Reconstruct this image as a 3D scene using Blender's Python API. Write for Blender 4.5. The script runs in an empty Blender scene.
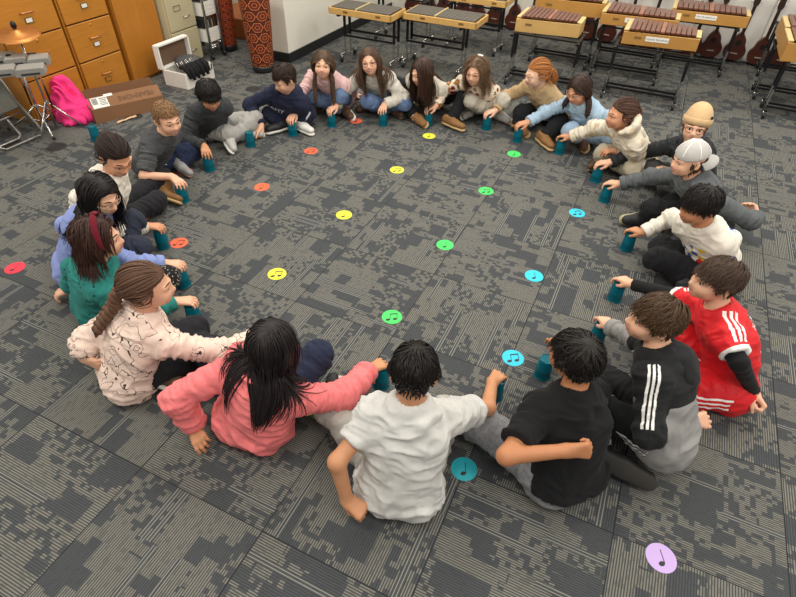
import bpy, math, random, time
import numpy as np
from mathutils import Vector, Matrix
T0 = time.time()
col = bpy.context.scene.collection
V3 = lambda *a: np.array(a, dtype=np.float64)
UP = V3(0, 0, 1)
def nrm(v):
    v = np.asarray(v, dtype=np.float64); l = np.linalg.norm(v)
    return v / l if l > 1e-9 else v
# ------------------------------------------------------------------ camera
FPX, PITCH, ROLL, CAMH = 530.0, math.radians(41.83), math.radians(1.71), 1.95
CF = V3(0, math.cos(PITCH), -math.sin(PITCH)); _R0 = V3(1, 0, 0); _U0 = np.cross(_R0, CF)
CR = math.cos(ROLL) * _R0 + math.sin(ROLL) * _U0
CU = -math.sin(ROLL) * _R0 + math.cos(ROLL) * _U0
def at(px, py, z=0.0):
    d = CF + ((px - 398) / FPX) * CR - ((py - 298.5) / FPX) * CU
    return V3(0, 0, CAMH) + (z - CAMH) / d[2] * d
RA = math.radians(-24)
UU = V3(math.cos(RA), math.sin(RA), 0); VV = V3(-math.sin(RA), math.cos(RA), 0)
def room(u, v, z=0.0): return UU * u + VV * v + UP * z
# ------------------------------------------------------------------ materials
def lin(c):
    if isinstance(c, str):
        c = [int(c[i:i + 2], 16) / 255 for i in (0, 2, 4)]
        return tuple((x / 12.92 if x <= .04045 else ((x + .055) / 1.055) ** 2.4) for x in c) + (1,)
    return tuple(c) + (1,) if len(c) == 3 else tuple(c)
class NT:
    def __init__(s, name):
        s.m = bpy.data.materials.new(name); s.m.use_nodes = True
        s.t = s.m.node_tree; s.n = s.t.nodes; s.l = s.t.links
        s.b = s.n['Principled BSDF']
    def node(s, ty, **kw):
        n = s.n.new(ty)
        for k, v in kw.items(): setattr(n, k, v)
        return n
    def link(s, a, b): s.l.new(a, b)
    def inp(s, n, k, v):
        if hasattr(v, 'is_output') or isinstance(v, bpy.types.NodeSocket): s.l.new(v, n.inputs[k])
        else: n.inputs[k].default_value = v
    def math(s, op, a, b=0.0, c=0.0):
        n = s.n.new('ShaderNodeMath'); n.operation = op
        s.inp(n, 0, a); s.inp(n, 1, b)
        if len(n.inputs) > 2: s.inp(n, 2, c)
        return n.outputs[0]
    def mix(s, f, a, b):
        n = s.n.new('ShaderNodeMix'); n.data_type = 'RGBA'
        s.inp(n, 0, f); s.inp(n, 6, a); s.inp(n, 7, b)
        return n.outputs[2]
    def attr(s, name):
        n = s.n.new('ShaderNodeAttribute'); n.attribute_name = name; return n
    def co(s, scale=(1, 1, 1), rot=(0, 0, 0), kind='Object'):
        t = s.n.new('ShaderNodeTexCoord'); mp = s.n.new('ShaderNodeMapping')
        mp.inputs['Scale'].default_value = scale; mp.inputs['Rotation'].default_value = rot
        s.l.new(t.outputs[kind], mp.inputs[0]); return mp.outputs[0]
    def noise(s, v, scale, detail=2.0, rough=.5):
        n = s.n.new('ShaderNodeTexNoise'); n.inputs['Scale'].default_value = scale
        n.inputs['Detail'].default_value = detail; n.inputs['Roughness'].default_value = rough
        if v is not None: s.l.new(v, n.inputs['Vector'])
        return n.outputs[0]
    def vor(s, v, scale, feature='F1', rnd=1.0):
        n = s.n.new('ShaderNodeTexVoronoi'); n.feature = feature
        n.inputs['Scale'].default_value = scale; n.inputs['Randomness'].default_value = rnd
        s.l.new(v, n.inputs['Vector']); return n
    def ramp(s, f, pts, interp='LINEAR'):
        n = s.n.new('ShaderNodeValToRGB'); n.color_ramp.interpolation = interp
        e = n.color_ramp.elements
        while len(e) < len(pts): e.new(.5)
        for i, (p, c) in enumerate(pts): e[i].position = p; e[i].color = lin(c)
        s.inp(n, 0, f); return n.outputs[0]
    def bump(s, h, strength=.3, dist=.002):
        n = s.n.new('ShaderNodeBump'); n.inputs['Strength'].default_value = strength
        n.inputs['Distance'].default_value = dist
        s.l.new(h, n.inputs['Height']); s.l.new(n.outputs[0], s.b.inputs['Normal'])
    def base(s, c): s.inp(s.b, 'Base Color', c)
_mats = {}
def M(name, c, rough=.5, metal=0.0, noise=0.0, nscale=20, bump=0.0, bscale=200, spec=.5, alpha=None, trans=0.0, stretch=(1, 1, 1), rot=(0, 0, 0)):
    if name in _mats: return _mats[name]
    t = NT(name); t.b.inputs['Roughness'].default_value = rough; t.b.inputs['Metallic'].default_value = metal
    t.b.inputs['Specular IOR Level'].default_value = spec
    t.b.inputs['Transmission Weight'].default_value = trans
    L = lin(c)
    if noise > 0:
        f = t.noise(t.co(stretch, rot), nscale, 3)
        a = tuple(x * (1 - noise) for x in L[:3]) + (1,); b = tuple(min(1, x * (1 + noise)) for x in L[:3]) + (1,)
        t.base(t.mix(f, a, b))
    else: t.b.inputs['Base Color'].default_value = L
    if bump > 0: t.bump(t.noise(t.co(), bscale, 2), bump)
    if alpha is not None: t.b.inputs['Alpha'].default_value = alpha
    _mats[name] = t.m; return t.m
def fabric(name, c, regions=(), pattern=None, fuzz=.5, rough=.9):
    """woven or knitted cloth; regions = (attribute, colour) drawn where the attribute is negative"""
    if name in _mats: return _mats[name]
    t = NT(name); t.b.inputs['Roughness'].default_value = rough
    t.b.inputs['Specular IOR Level'].default_value = .25
    t.b.inputs['Sheen Weight'].default_value = .04
    L = lin(c); co = t.co()
    f = t.noise(co, 60, 3)
    cur = t.mix(f, tuple(x * .90 for x in L[:3]) + (1,), tuple(min(1, x * 1.10) for x in L[:3]) + (1,))
    if pattern: cur = pattern(t, co, cur)
    for at_, c2 in regions:
        k = t.math('LESS_THAN', t.attr(at_).outputs['Fac'], 0.0)
        cur = t.mix(k, cur, lin(c2))
    t.base(cur)
    h = t.math('ADD', t.noise(co, 420, 2), t.math('MULTIPLY', t.noise(co, 45, 3), 1.5))
    t.bump(h, fuzz * .5, .003)
    _mats[name] = t.m; return t.m
# ------------------------------------------------------------------ mesh helpers
def link(name, me, mats, parent=None, smooth=True, local=False):
    if not isinstance(mats, (list, tuple)): mats = [mats]
    for m in mats: me.materials.append(m)
    if smooth: me.polygons.foreach_set('use_smooth', np.ones(len(me.polygons), dtype=bool))
    o = bpy.data.objects.new(name, me); col.objects.link(o)
    if parent is not None:
        o.parent = parent
        if parent.type == 'EMPTY' and not local: o.matrix_parent_inverse = Matrix.Translation(-Vector(parent.location))
    return o
class MB:
    """collects vertices and faces in world space for ONE mesh"""
    def __init__(s): s.v = []; s.f = []; s.mi = []; s.n = 0; s.at = {}
    def add(s, v, f, mi=0):
        v = np.asarray(v, dtype=np.float64).reshape(-1, 3); b = s.n
        s.v.append(v); s.f += [tuple(int(i) + b for i in q) for q in f]
        s.mi += [mi] * len(f) if np.isscalar(mi) else list(mi); s.n += len(v)
    def box(s, c, size, R=None, mi=0, bev=0.0):
        hx, hy, hz = [x / 2 for x in size]
        if bev > 0:
            b = min(bev, hx * .99, hy * .99, hz * .99); v = []; 
            for sx in (-1, 1):
                for sy in (-1, 1):
                    for sz in (-1, 1):
                        v += [(sx * hx, sy * (hy - b), sz * (hz - b)), (sx * (hx - b), sy * hy, sz * (hz - b)), (sx * (hx - b), sy * (hy - b), sz * hz)]
            bm_f = []
            id_ = lambda sx, sy, sz, k: ((sx > 0) * 4 + (sy > 0) * 2 + (sz > 0)) * 3 + k
            for sx in (-1, 1):
                q = [id_(sx, -1, -1, 0), id_(sx, 1, -1, 0), id_(sx, 1, 1, 0), id_(sx, -1, 1, 0)]; bm_f.append(q if sx > 0 else q[::-1])
                q = [id_(-1, sx, -1, 1), id_(1, sx, -1, 1), id_(1, sx, 1, 1), id_(-1, sx, 1, 1)]; bm_f.append(q[::-1] if sx > 0 else q)
                q = [id_(-1, -1, sx, 2), id_(1, -1, sx, 2), id_(1, 1, sx, 2), id_(-1, 1, sx, 2)]; bm_f.append(q if sx > 0 else q[::-1])
            for a in (-1, 1):
                for b_ in (-1, 1):
                    q = [id_(a, b_, -1, 0), id_(a, b_, 1, 0), id_(a, b_, 1, 1), id_(a, b_, -1, 1)]; bm_f.append(q if a * b_ > 0 else q[::-1])
                    q = [id_(a, -1, b_, 0), id_(a, -1, b_, 2), id_(a, 1, b_, 2), id_(a, 1, b_, 0)]; bm_f.append(q if a * b_ > 0 else q[::-1])
                    q = [id_(-1, a, b_, 1), id_(1, a, b_, 1), id_(1, a, b_, 2), id_(-1, a, b_, 2)]; bm_f.append(q if a * b_ > 0 else q[::-1])
            for sx in (-1, 1):
                for sy in (-1, 1):
                    for sz in (-1, 1):
                        q = [id_(sx, sy, sz, 0), id_(sx, sy, sz, 1), id_(sx, sy, sz, 2)]; bm_f.append(q if sx * sy * sz > 0 else q[::-1])
            f = bm_f
        else:
            v = [(x * hx, y * hy, z * hz) for x in (-1, 1) for y in (-1, 1) for z in (-1, 1)]
            f = [(0, 1, 3, 2), (4, 6, 7, 5), (0, 4, 5, 1), (2, 3, 7, 6), (0, 2, 6, 4), (1, 5, 7, 3)]
        v = np.array(v)
        if R is not None: v = v @ np.asarray(R).T
        s.add(v + np.asarray(c), f, mi)
    def tube(s, pts, r, seg=8, mi=0, flat=None, fn=None, cap=True):
        pts = np.asarray(pts, dtype=np.float64); n = len(pts)
        r = np.full(n, r) if np.isscalar(r) else np.asarray(r)
        tan = np.gradient(pts, axis=0); tan /= np.maximum(np.linalg.norm(tan, axis=1, keepdims=True), 1e-9)
        ref = nrm(fn) if fn is not None else (UP if abs(tan[0][2]) < .9 else V3(1, 0, 0))
        V = []; fl = 1.0 if flat is None else flat
        for i in range(n):
            x = np.cross(ref, tan[i]); 
            if np.linalg.norm(x) < 1e-6: x = np.cross(V3(1, .3, .2), tan[i])
            x = nrm(x); y = np.cross(tan[i], x)
            if fn is None: ref = y
            for k in range(seg):
                a = 2 * math.pi * k / seg
                V.append(pts[i] + r[i] * (math.cos(a) * x + math.sin(a) * fl * y))
        F = []
        for i in range(n - 1):
            for k in range(seg):
                k2 = (k + 1) % seg
                F.append((i * seg + k, i * seg + k2, (i + 1) * seg + k2, (i + 1) * seg + k))
        if cap:
            F.append(tuple(range(seg))[::-1]); F.append(tuple((n - 1) * seg + k for k in range(seg)))
        s.add(V, F, mi)
    def lathe(s, prof, c, R=None, seg=32, mi=0):
        V = []; F = []; n = len(prof)
        for (r, z) in prof:
            for k in range(seg):
                a = 2 * math.pi * k / seg; V.append((r * math.cos(a), r * math.sin(a), z))
        for i in range(n - 1):
            for k in range(seg):
                k2 = (k + 1) % seg
                F.append((i * seg + k, i * seg + k2, (i + 1) * seg + k2, (i + 1) * seg + k))
        V = np.array(V)
        if prof[0][0] > 1e-6: F.append(tuple(range(seg))[::-1])
        if prof[-1][0] > 1e-6: F.append(tuple((n - 1) * seg + k for k in range(seg)))
        if R is not None: V = V @ np.asarray(R).T
        s.add(V + np.asarray(c), F, mi)
    def ball(s, c, r, R=None, seg=16, rings=10, mi=0):
        r = (r, r, r) if np.isscalar(r) else r
        V = []; F = []
        for i in range(rings + 1):
            t = math.pi * i / rings
            for k in range(seg):
                a = 2 * math.pi * k / seg
                V.append((r[0] * math.sin(t) * math.cos(a), r[1] * math.sin(t) * math.sin(a), -r[2] * math.cos(t)))
        for i in range(rings):
            for k in range(seg):
                k2 = (k + 1) % seg; F.append((i * seg + k, i * seg + k2, (i + 1) * seg + k2, (i + 1) * seg + k))
        V = np.array(V)
        if R is not None: V = V @ np.asarray(R).T
        s.add(V + np.asarray(c), F, mi)
    def prism(s, poly, c, R, depth, mi=0):
        """polygon in local xy extruded along local z from 0 to depth"""
        n = len(poly); V = np.array([(x, y, 0) for x, y in poly] + [(x, y, depth) for x, y in poly])
        F = [tuple(range(n))[::-1], tuple(range(n, 2 * n))] + [(i, (i + 1) % n, n + (i + 1) % n, n + i) for i in range(n)]
        s.add(V @ np.asarray(R).T + np.asarray(c), F, mi)
    def mesh(s, name):
        me = bpy.data.meshes.new(name)
        V = np.concatenate(s.v) if s.v else np.zeros((0, 3))
        me.from_pydata(V.tolist(), [], s.f); me.polygons.foreach_set('material_index', np.array(s.mi, dtype=np.int32)); me.validate(); me.update()
        return me
    def build(s, name, mats, parent=None, smooth=True, angle=None, local=False):
        o = link(name, s.mesh(name), mats, parent, smooth, local)
        if angle is not None: o.data.set_sharp_from_angle(angle=math.radians(angle))
        return o
def cols(x, y, z): return np.stack([x, y, z], axis=1)
def rotz(a): return np.array([[math.cos(a), -math.sin(a), 0], [math.sin(a), math.cos(a), 0], [0, 0, 1]])
RROOM = rotz(RA)
def align(d, up=UP):
    z = nrm(d); x = np.cross(up, z)
    if np.linalg.norm(x) < 1e-6: x = V3(1, 0, 0)
    x = nrm(x); return cols(x, np.cross(z, x), z)
def thing(name, label, cat, loc, group=None):
    o = bpy.data.objects.new(name, None); o.empty_display_size = .05; col.objects.link(o)
    o.location = Vector(loc); o['label'] = label; o['category'] = cat
    if group: o['group'] = group
    return o
def tag(o, label, cat, group=None):
    o['label'] = label; o['category'] = cat
    if group: o['group'] = group
    return o
def struct(o): o['kind'] = 'structure'; return o
# ------------------------------------------------------------------ signed distance grids
QH = 1.0
class Grid:
    def __init__(s, lo, hi, h):
        s.h = h * QH; s.lo = np.asarray(lo); s.dim = np.maximum(((np.asarray(hi) - s.lo) / s.h).astype(int) + 2, 4)
        s.a = np.full(s.dim, 1.0, dtype=np.float32)
        s.ax = [(s.lo[i] + s.h * np.arange(s.dim[i])).astype(np.float32) for i in range(3)]
    def sub(s, lo, hi):
        i0 = np.clip(np.floor((np.asarray(lo) - s.lo) / s.h).astype(int), 0, s.dim - 1)
        i1 = np.clip(np.ceil((np.asarray(hi) - s.lo) / s.h).astype(int) + 1, 1, s.dim)
        sl = tuple(slice(int(a), int(max(b, a + 1))) for a, b in zip(i0, i1))
        X = s.ax[0][sl[0]][:, None, None]; Y = s.ax[1][sl[1]][None, :, None]; Z = s.ax[2][sl[2]][None, None, :]
        return sl, X, Y, Z
    def put(s, d, sl, k, mode):
        a = s.a[sl]
        if mode == 'sub':
            d = -d; hh = np.maximum(k - np.abs(a - d), 0) / max(k, 1e-6); s.a[sl] = np.maximum(a, d) + hh * hh * k * .25
        else:
            hh = np.maximum(k - np.abs(a - d), 0) / max(k, 1e-6); s.a[sl] = np.minimum(a, d) - hh * hh * k * .25
    def cone(s, a, b, ra, rb, k=.01, n=None, fl=1.0, clip=None, mode='add', pad=.045):
        a = np.asarray(a, dtype=np.float64); b = np.asarray(b, dtype=np.float64); rm = max(ra, rb) * max(1, fl)
        sl, X, Y, Z = s.sub(np.minimum(a, b) - rm - pad, np.maximum(a, b) + rm + pad)
        ba = b - a; L2 = float(ba @ ba) + 1e-9
        t = np.clip(((X - a[0]) * ba[0] + (Y - a[1]) * ba[1] + (Z - a[2]) * ba[2]) / L2, 0, 1).astype(np.float32)
        qx = X - a[0] - t * ba[0]; qy = Y - a[1] - t * ba[1]; qz = Z - a[2] - t * ba[2]
        if n is not None:
            qn = (qx * n[0] + qy * n[1] + qz * n[2]) * (1 / fl - 1)
            qx = qx + qn * n[0]; qy = qy + qn * n[1]; qz = qz + qn * n[2]
        d = np.sqrt(qx * qx + qy * qy + qz * qz) - (ra + (rb - ra) * t)
        if fl < 1: d = d * (.5 + .5 * fl)
        if clip is not None:
            for (cp, cn) in clip: d = np.maximum(d, (X - cp[0]) * cn[0] + (Y - cp[1]) * cn[1] + (Z - cp[2]) * cn[2])
        s.put(d, sl, k, mode)
    def ell(s, c, r, R=None, k=.01, mode='add', pad=.045, clip=None):
        c = np.asarray(c, dtype=np.float64); r = (r, r, r) if np.isscalar(r) else r
        rm = max(r); sl, X, Y, Z = s.sub(c - rm - pad, c + rm + pad)
        x = X - c[0]; y = Y - c[1]; z = Z - c[2]
        if R is None: R = np.eye(3)
        q = [(x * R[0, i] + y * R[1, i] + z * R[2, i]) for i in range(3)]
        k0 = np.sqrt(sum((q[i] / r[i]) ** 2 for i in range(3))); k1 = np.sqrt(sum((q[i] / r[i] ** 2) ** 2 for i in range(3)))
        d = (k0 * (k0 - 1) / np.maximum(k1, 1e-6)).astype(np.float32)
        if clip is not None:
            for (cp, cn) in clip: d = np.maximum(d, (X - cp[0]) * cn[0] + (Y - cp[1]) * cn[1] + (Z - cp[2]) * cn[2])
        s.put(d, sl, k, mode)
    def field(s, fn, lo, hi, k=.0, mode='add'):
        sl, X, Y, Z = s.sub(lo, hi); s.put(fn(X, Y, Z).astype(np.float32), sl, k, mode)
    def half(s, p, n):
        """keep the side where (x-p).n < 0"""
        X, Y, Z = s.ax[0][:, None, None], s.ax[1][None, :, None], s.ax[2][None, None, :]
        s.a = np.maximum(s.a, ((X - p[0]) * n[0] + (Y - p[1]) * n[1] + (Z - p[2]) * n[2]).astype(np.float32))
    def sample(s, P):
        g = (np.asarray(P) - s.lo) / s.h; out = (g < 0).any(1) | (g > np.array(s.dim) - 1.001).any(1)
        g = np.clip(g, 0, np.array(s.dim) - 1.001); i = g.astype(int); f = g - i
        r = 0
        for dx in (0, 1):
            for dy in (0, 1):
                for dz in (0, 1):
                    w = (f[:, 0] if dx else 1 - f[:, 0]) * (f[:, 1] if dy else 1 - f[:, 1]) * (f[:, 2] if dz else 1 - f[:, 2])
                    r = r + w * s.a[i[:, 0] + dx, i[:, 1] + dy, i[:, 2] + dz]
        return np.where(out, 1.0, r)
    def nets(s):
        a = s.a; a[0] = a[-1] = np.maximum(a[0], .01); a[:, 0] = np.maximum(a[:, 0], .01); a[:, -1] = np.maximum(a[:, -1], .01); a[:, :, 0] = np.maximum(a[:, :, 0], .01); a[:, :, -1] = np.maximum(a[:, :, -1], .01)
        a[0] = np.maximum(a[0], .01); a[-1] = np.maximum(a[-1], .01)
        ins = a < 0
        nx, ny, nz = a.shape
        cnt = np.zeros((nx - 1, ny - 1, nz - 1), dtype=np.int8)
        for dx in (0, 1):
            for dy in (0, 1):
                for dz in (0, 1): cnt += ins[dx:nx - 1 + dx, dy:ny - 1 + dy, dz:nz - 1 + dz]
        act = np.argwhere((cnt > 0) & (cnt < 8))
        idx = np.full(cnt.shape, -1, dtype=np.int32); idx[act[:, 0], act[:, 1], act[:, 2]] = np.arange(len(act))
        C = [(x, y, z) for x in (0, 1) for y in (0, 1) for z in (0, 1)]
        val = np.stack([a[act[:, 0] + x, act[:, 1] + y, act[:, 2] + z] for x, y, z in C], axis=1)
        acc = np.zeros((len(act), 3)); num = np.zeros(len(act))
        for i, p in enumerate(C):
            for j, q in enumerate(C):
                if j > i and sum(abs(x - y) for x, y in zip(p, q)) == 1:
                    m = (val[:, i] < 0) != (val[:, j] < 0)
                    t = val[m, i] / (val[m, i] - val[m, j])
                    acc[m] += np.array(p)[None] + t[:, None] * (np.array(q) - np.array(p))[None]; num[m] += 1
        verts = s.lo + s.h * (act + acc / num[:, None])
        F = []
        for ax in range(3):
            sl0 = [slice(None)] * 3; sl1 = [slice(None)] * 3; sl0[ax] = slice(0, -1); sl1[ax] = slice(1, None)
            x = ins[tuple(sl0)] != ins[tuple(sl1)]
            e = np.argwhere(x); b, c = (ax + 1) % 3, (ax + 2) % 3
            ok = (e[:, b] > 0) & (e[:, c] > 0) & (e[:, b] < a.shape[b] - 1) & (e[:, c] < a.shape[c] - 1); e = e[ok]
            sgn = ins[e[:, 0], e[:, 1], e[:, 2]]
            q = []
            for (db, dc) in ((-1, -1), (0, -1), (0, 0), (-1, 0)):
                w = e.copy(); w[:, b] += db; w[:, c] += dc; q.append(idx[w[:, 0], w[:, 1], w[:, 2]])
            q = np.stack(q, 1); q[~sgn] = q[~sgn][:, ::-1]; F.append(q)
        return verts, np.concatenate(F)
def quads_mesh(name, V, F, attrs=None, extra=None):
    """quad mesh from arrays; extra = MB merged in as further islands (its material indices kept)"""
    me = bpy.data.meshes.new(name)
    loops = F.ravel(); starts = np.arange(0, len(loops), 4); tot = np.full(len(F), 4); mi = np.zeros(len(F), dtype=np.int32)
    if extra is not None and extra.n:
        EV = np.concatenate(extra.v); b = len(V); V = np.concatenate([V, EV])
        el = np.concatenate([np.array(f) for f in extra.f]) + b; et = np.array([len(f) for f in extra.f])
        es = np.concatenate([[0], np.cumsum(et)[:-1]]) + len(loops)
        loops = np.concatenate([loops, el]); starts = np.concatenate([starts, es]); tot = np.concatenate([tot, et]); mi = np.concatenate([mi, np.array(extra.mi)])
    me.vertices.add(len(V)); me.vertices.foreach_set('co', V.astype(np.float32).ravel())
    me.loops.add(len(loops)); me.loops.foreach_set('vertex_index', loops.astype(np.int32))
    me.polygons.add(len(starts)); me.polygons.foreach_set('loop_start', starts.astype(np.int32)); me.polygons.foreach_set('loop_total', tot.astype(np.int32))
    me.polygons.foreach_set('material_index', mi.astype(np.int32))
    me.update(calc_edges=True)
    for k, v in (attrs or {}).items():
        A = me.attributes.new(k, 'FLOAT', 'POINT'); w = np.zeros(len(V), dtype=np.float32); w[:len(v)] = v; A.data.foreach_set('value', w)
    return me
def _hash(i, j, k, sd):
    n = (i * 73856093) ^ (j * 19349663) ^ (k * 83492791) ^ (sd * 2654435761)
    n = (n ^ (n >> 13)) * 1274126177 & 0x7fffffff
    return ((n ^ (n >> 16)) & 0xffff) / 65535.0
def vnoise(P, sd=0):
    i = np.floor(P).astype(np.int64); f = P - i; f = f * f * (3 - 2 * f); r = 0
    for dx in (0, 1):
        for dy in (0, 1):
            for dz in (0, 1):
                w = (f[:, 0] if dx else 1 - f[:, 0]) * (f[:, 1] if dy else 1 - f[:, 1]) * (f[:, 2] if dz else 1 - f[:, 2])
                r = r + w * _hash(i[:, 0] + dx, i[:, 1] + dy, i[:, 2] + dz, sd)
    return r
def vnormals(V, F):
    n = np.cross(V[F[:, 2]] - V[F[:, 0]], V[F[:, 3]] - V[F[:, 1]]); N = np.zeros_like(V)
    for i in range(4): np.add.at(N, F[:, i], n)
    return N / np.maximum(np.linalg.norm(N, axis=1, keepdims=True), 1e-12)
def relax(V, F, it=2, f=.5):
    for _ in range(it):
        S = np.zeros_like(V); c = np.zeros(len(V))
        for i in range(4):
            for j in (1, 3):
                S += np.stack([np.bincount(F[:, i], V[F[:, (i + j) % 4], k], len(V)) for k in range(3)], 1); c += np.bincount(F[:, i], minlength=len(V))
        V = V + f * (S / np.maximum(c, 1)[:, None] - V)
    return V
# ------------------------------------------------------------------ people
def ik(A, T, l1, l2, pole):
    d = T - A; L = np.linalg.norm(d)
    if L > .985 * (l1 + l2): k = L / (.985 * (l1 + l2)); l1 *= k; l2 *= k
    if L < abs(l1 - l2) + .02: L = abs(l1 - l2) + .02
    u = nrm(d); x = (l1 * l1 - l2 * l2 + L * L) / (2 * L); h = math.sqrt(max(l1 * l1 - x * x, 0))
    p = np.asarray(pole) - u * (np.asarray(pole) @ u)
    return A + u * x + nrm(p) * h
def dirv(az, pit=0.0):
    az = math.radians(az); pit = math.radians(pit)
    return V3(math.cos(az) * math.cos(pit), math.sin(az) * math.cos(pit), math.sin(pit))
HAND_POSES = {'cup': ((20, 38, 30), (24, 40, 30), (24, 40, 30), (20, 38, 30), 9, .6), 'fist': ((62, 85, 55), (66, 88, 55), (66, 88, 55), (64, 85, 55), 1, 1.0),
              'relax': ((22, 32, 18), (28, 38, 22), (33, 42, 24), (36, 44, 26), 5, .5), 'flat': ((4, 12, 8), (6, 12, 8), (6, 12, 8), (8, 14, 10), 9, .2),
              'point': ((8, 10, 8), (45, 70, 40), (50, 75, 45), (52, 75, 45), 2, .8)}
def hand_prims(W, D, pn, right, pose):
    """finger and palm capsules: wrist W, finger direction D, pn where the palm looks"""
    D = nrm(D); pn = nrm(pn - D * (pn @ D)); th = np.cross(D, pn) * (1 if right else -1)
    P = lambda x, y, z: W + D * x + th * y + pn * z
    out = []; cfg = HAND_POSES[pose]; K = []
    for i, (ky, kx, ln) in enumerate(((.0255, .070, .057), (.0085, .073, .064), (-.0085, .070, .059), (-.024, .064, .047))):
        out.append((P(.0, ky * .45, 0), P(kx, ky, -.002), .0125, .0098, .014)); K.append((kx, ky, ln))
    for i, (kx, ky, ln) in enumerate(K):
        p = P(kx, ky, -.002); sp = math.radians(cfg[4] * (1.3, .4, -.5, -1.4)[i]); b = 0
        f = D * math.cos(sp) + th * math.sin(sp)
        r = (.0082, .0084, .008, .0072)[i]
        for j, fr in enumerate((.45, .31, .24)):
            b += math.radians(cfg[i][j]); q = p + (f * math.cos(b) + pn * math.sin(b)) * ln * fr
            out.append((p, q, r * (1 - .1 * j), r * (.9 - .1 * j), .004)); p = q
    c = cfg[5]
    t0 = P(.012, .016, .006); t1 = P(.036, .036 - .012 * c, .012 + .016 * c); t2 = P(.058, .042 - .022 * c, .016 + .026 * c); t3 = P(.076, .041 - .03 * c, .018 + .032 * c)
    out += [(t0, t1, .0135, .0105, .010), (t1, t2, .0098, .0086, .004), (t2, t3, .0086, .0072, .004)]
    return out
class Rig: pass
def make_rig(s):
    r = Rig(); r.s = s
    r.fwd = dirv(s['fa']); r.lat = np.cross(r.fwd, UP)
    r.P = V3(s['P'][0], s['P'][1], s.get('pz', .098))
    hx, hy, hz = s['H']; r.H = at(hx, hy, hz)
    f = dirv(s['ga'], s.get('gp', -10)); x = nrm(np.cross(f, UP)); z = np.cross(x, f)
    ro = math.radians(s.get('gr', 0)); x, z = x * math.cos(ro) - z * math.sin(ro), z * math.cos(ro) + x * math.sin(ro)
    r.hs = s.get('hs', .95); r.R = cols(x, f, z)
    r.sf = dirv(s.get('sa', s['fa'])); r.sl = np.cross(r.sf, UP)
    u = nrm(r.H - r.P)
    r.N = r.H - (u * .6 + UP * .4) * .155 - f * .024
    if 'N' in s: r.N = r.N + np.array(s['N'])
    u = nrm(r.N - r.P); r.u = u
    r.sl = nrm(r.sl - u * (r.sl @ u)); r.sfu = np.cross(u, r.sl); 
    r.mid = (r.P + r.N) / 2 - r.sf * s.get('hunch', .045)
    sw = s.get('sw', .119); dr = s.get('drop', {})
    r.S = {}; r.W = {}; r.E = {}; r.HD = {}; r.arm = {}
    for sd, sg in (('R', 1), ('L', -1)):
        S = r.N - u * .056 + r.sl * sg * sw + r.sf * .012
        a = s.get(sd + 'H', 'lap')
        if a == 'lap': a = dict(W=r.P + r.fwd * .20 - r.lat * sg * .03 + UP * .10, D=r.fwd - r.lat * sg * .6, pn=-UP, pose='relax')
        elif a == 'back': a = dict(W=r.P - r.fwd * .17 + r.lat * sg * .13 - UP * .055, D=r.lat * sg * .3 - r.fwd * .8 - UP * .15, pn=-UP, pose='flat', pole=-r.fwd * .8 + r.lat * sg * .4)
        elif a == 'floor': a = dict(W=r.P - r.fwd * .10 + r.lat * sg * .26 - UP * .06, D=r.lat * sg * .7 - r.fwd * .4 - UP * .15, pn=-UP, pose='flat')
        elif isinstance(a, tuple) and a[0] == 'cup':
            T = V3(a[1][0], a[1][1], .117); h = T - S; h[2] = 0; D = nrm(nrm(h) + UP * (-.22)); 
            a = dict(W=T + UP * .030 - D * .066, D=D, pn=-UP, pose='cup', reach=True)
        else:
            a = dict(a)
            if 'px' in a: a['W'] = at(*a['px']) - nrm(a['D']) * .05
            a['D'] = nrm(a['D'])
        W = a['W']; d = W - S; L = np.linalg.norm(d); l1, l2 = .250, .215
        if L > .42: S = S + nrm(d) * min(.08, L - .42)
        if a.get('reach'): f_ = max(.80, min(1, np.linalg.norm(W - S) / (.955 * (l1 + l2)))); l1 *= f_; l2 *= f_
        pole = a.get('pole'); 
        if pole is None: pole = -UP * .25 + r.sl * sg * .7 - r.sf * .2 if a.get('reach') else r.sl * sg * .8 - r.sf * .5 - UP * .1
        E = a['E'] if 'E' in a else ik(S, W, l1, l2, np.array(pole))
        r.S[sd] = S; r.W[sd] = W; r.E[sd] = E; r.HD[sd] = (a['D'], np.array(a['pn']), a.get('pose', 'relax'))
    r.hip = {}; r.K = {}; r.A = {}; r.FD = {}
    lg = s.get('legs', {})
    for sd, sg in (('R', 1), ('L', -1)):
        r.hip[sd] = r.P + r.lat * sg * .075 + r.fwd * .02
        q = lg.get(sd, {})
        ao = q.get('A', (.20, -.09, .055) if sd == 'R' else (.13, -.09, .06))
        kp = q.get('K', (.42, .62, .44))
        A = r.P + r.fwd * ao[0] + r.lat * sg * ao[1]; A[2] = ao[2]
        if 'Ap' in q: A = at(*q['Ap'])
        pole = r.fwd * kp[0] + r.lat * sg * kp[1] + UP * kp[2]
        K = ik(r.hip[sd], A, .33, .32, pole)
        if 'Kp' in q: K = at(*q['Kp'])
        r.K[sd] = K; r.A[sd] = A
        if 'F' in q: fd = nrm(r.fwd * q['F'][0] + r.lat * sg * q['F'][1] + UP * q['F'][2])
        else: fd = nrm(nrm(A - K) * .35 + r.fwd * .75 - r.lat * sg * .25)
        fd = nrm(V3(fd[0], fd[1], min(fd[2], .0) * .3 + q.get('Fz', -.05)))
        fu = q.get('U'); fu = nrm(UP * .62 + r.lat * sg * .55 + r.fwd * .3) if fu is None else nrm(r.fwd * fu[0] + r.lat * sg * fu[1] + UP * fu[2])
        r.FD[sd] = (fd, nrm(fu - fd * (fu @ fd)))
    return r
def bez(r, t): return (1 - t) ** 2 * r.P + 2 * t * (1 - t) * r.mid + t * t * r.N
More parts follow.
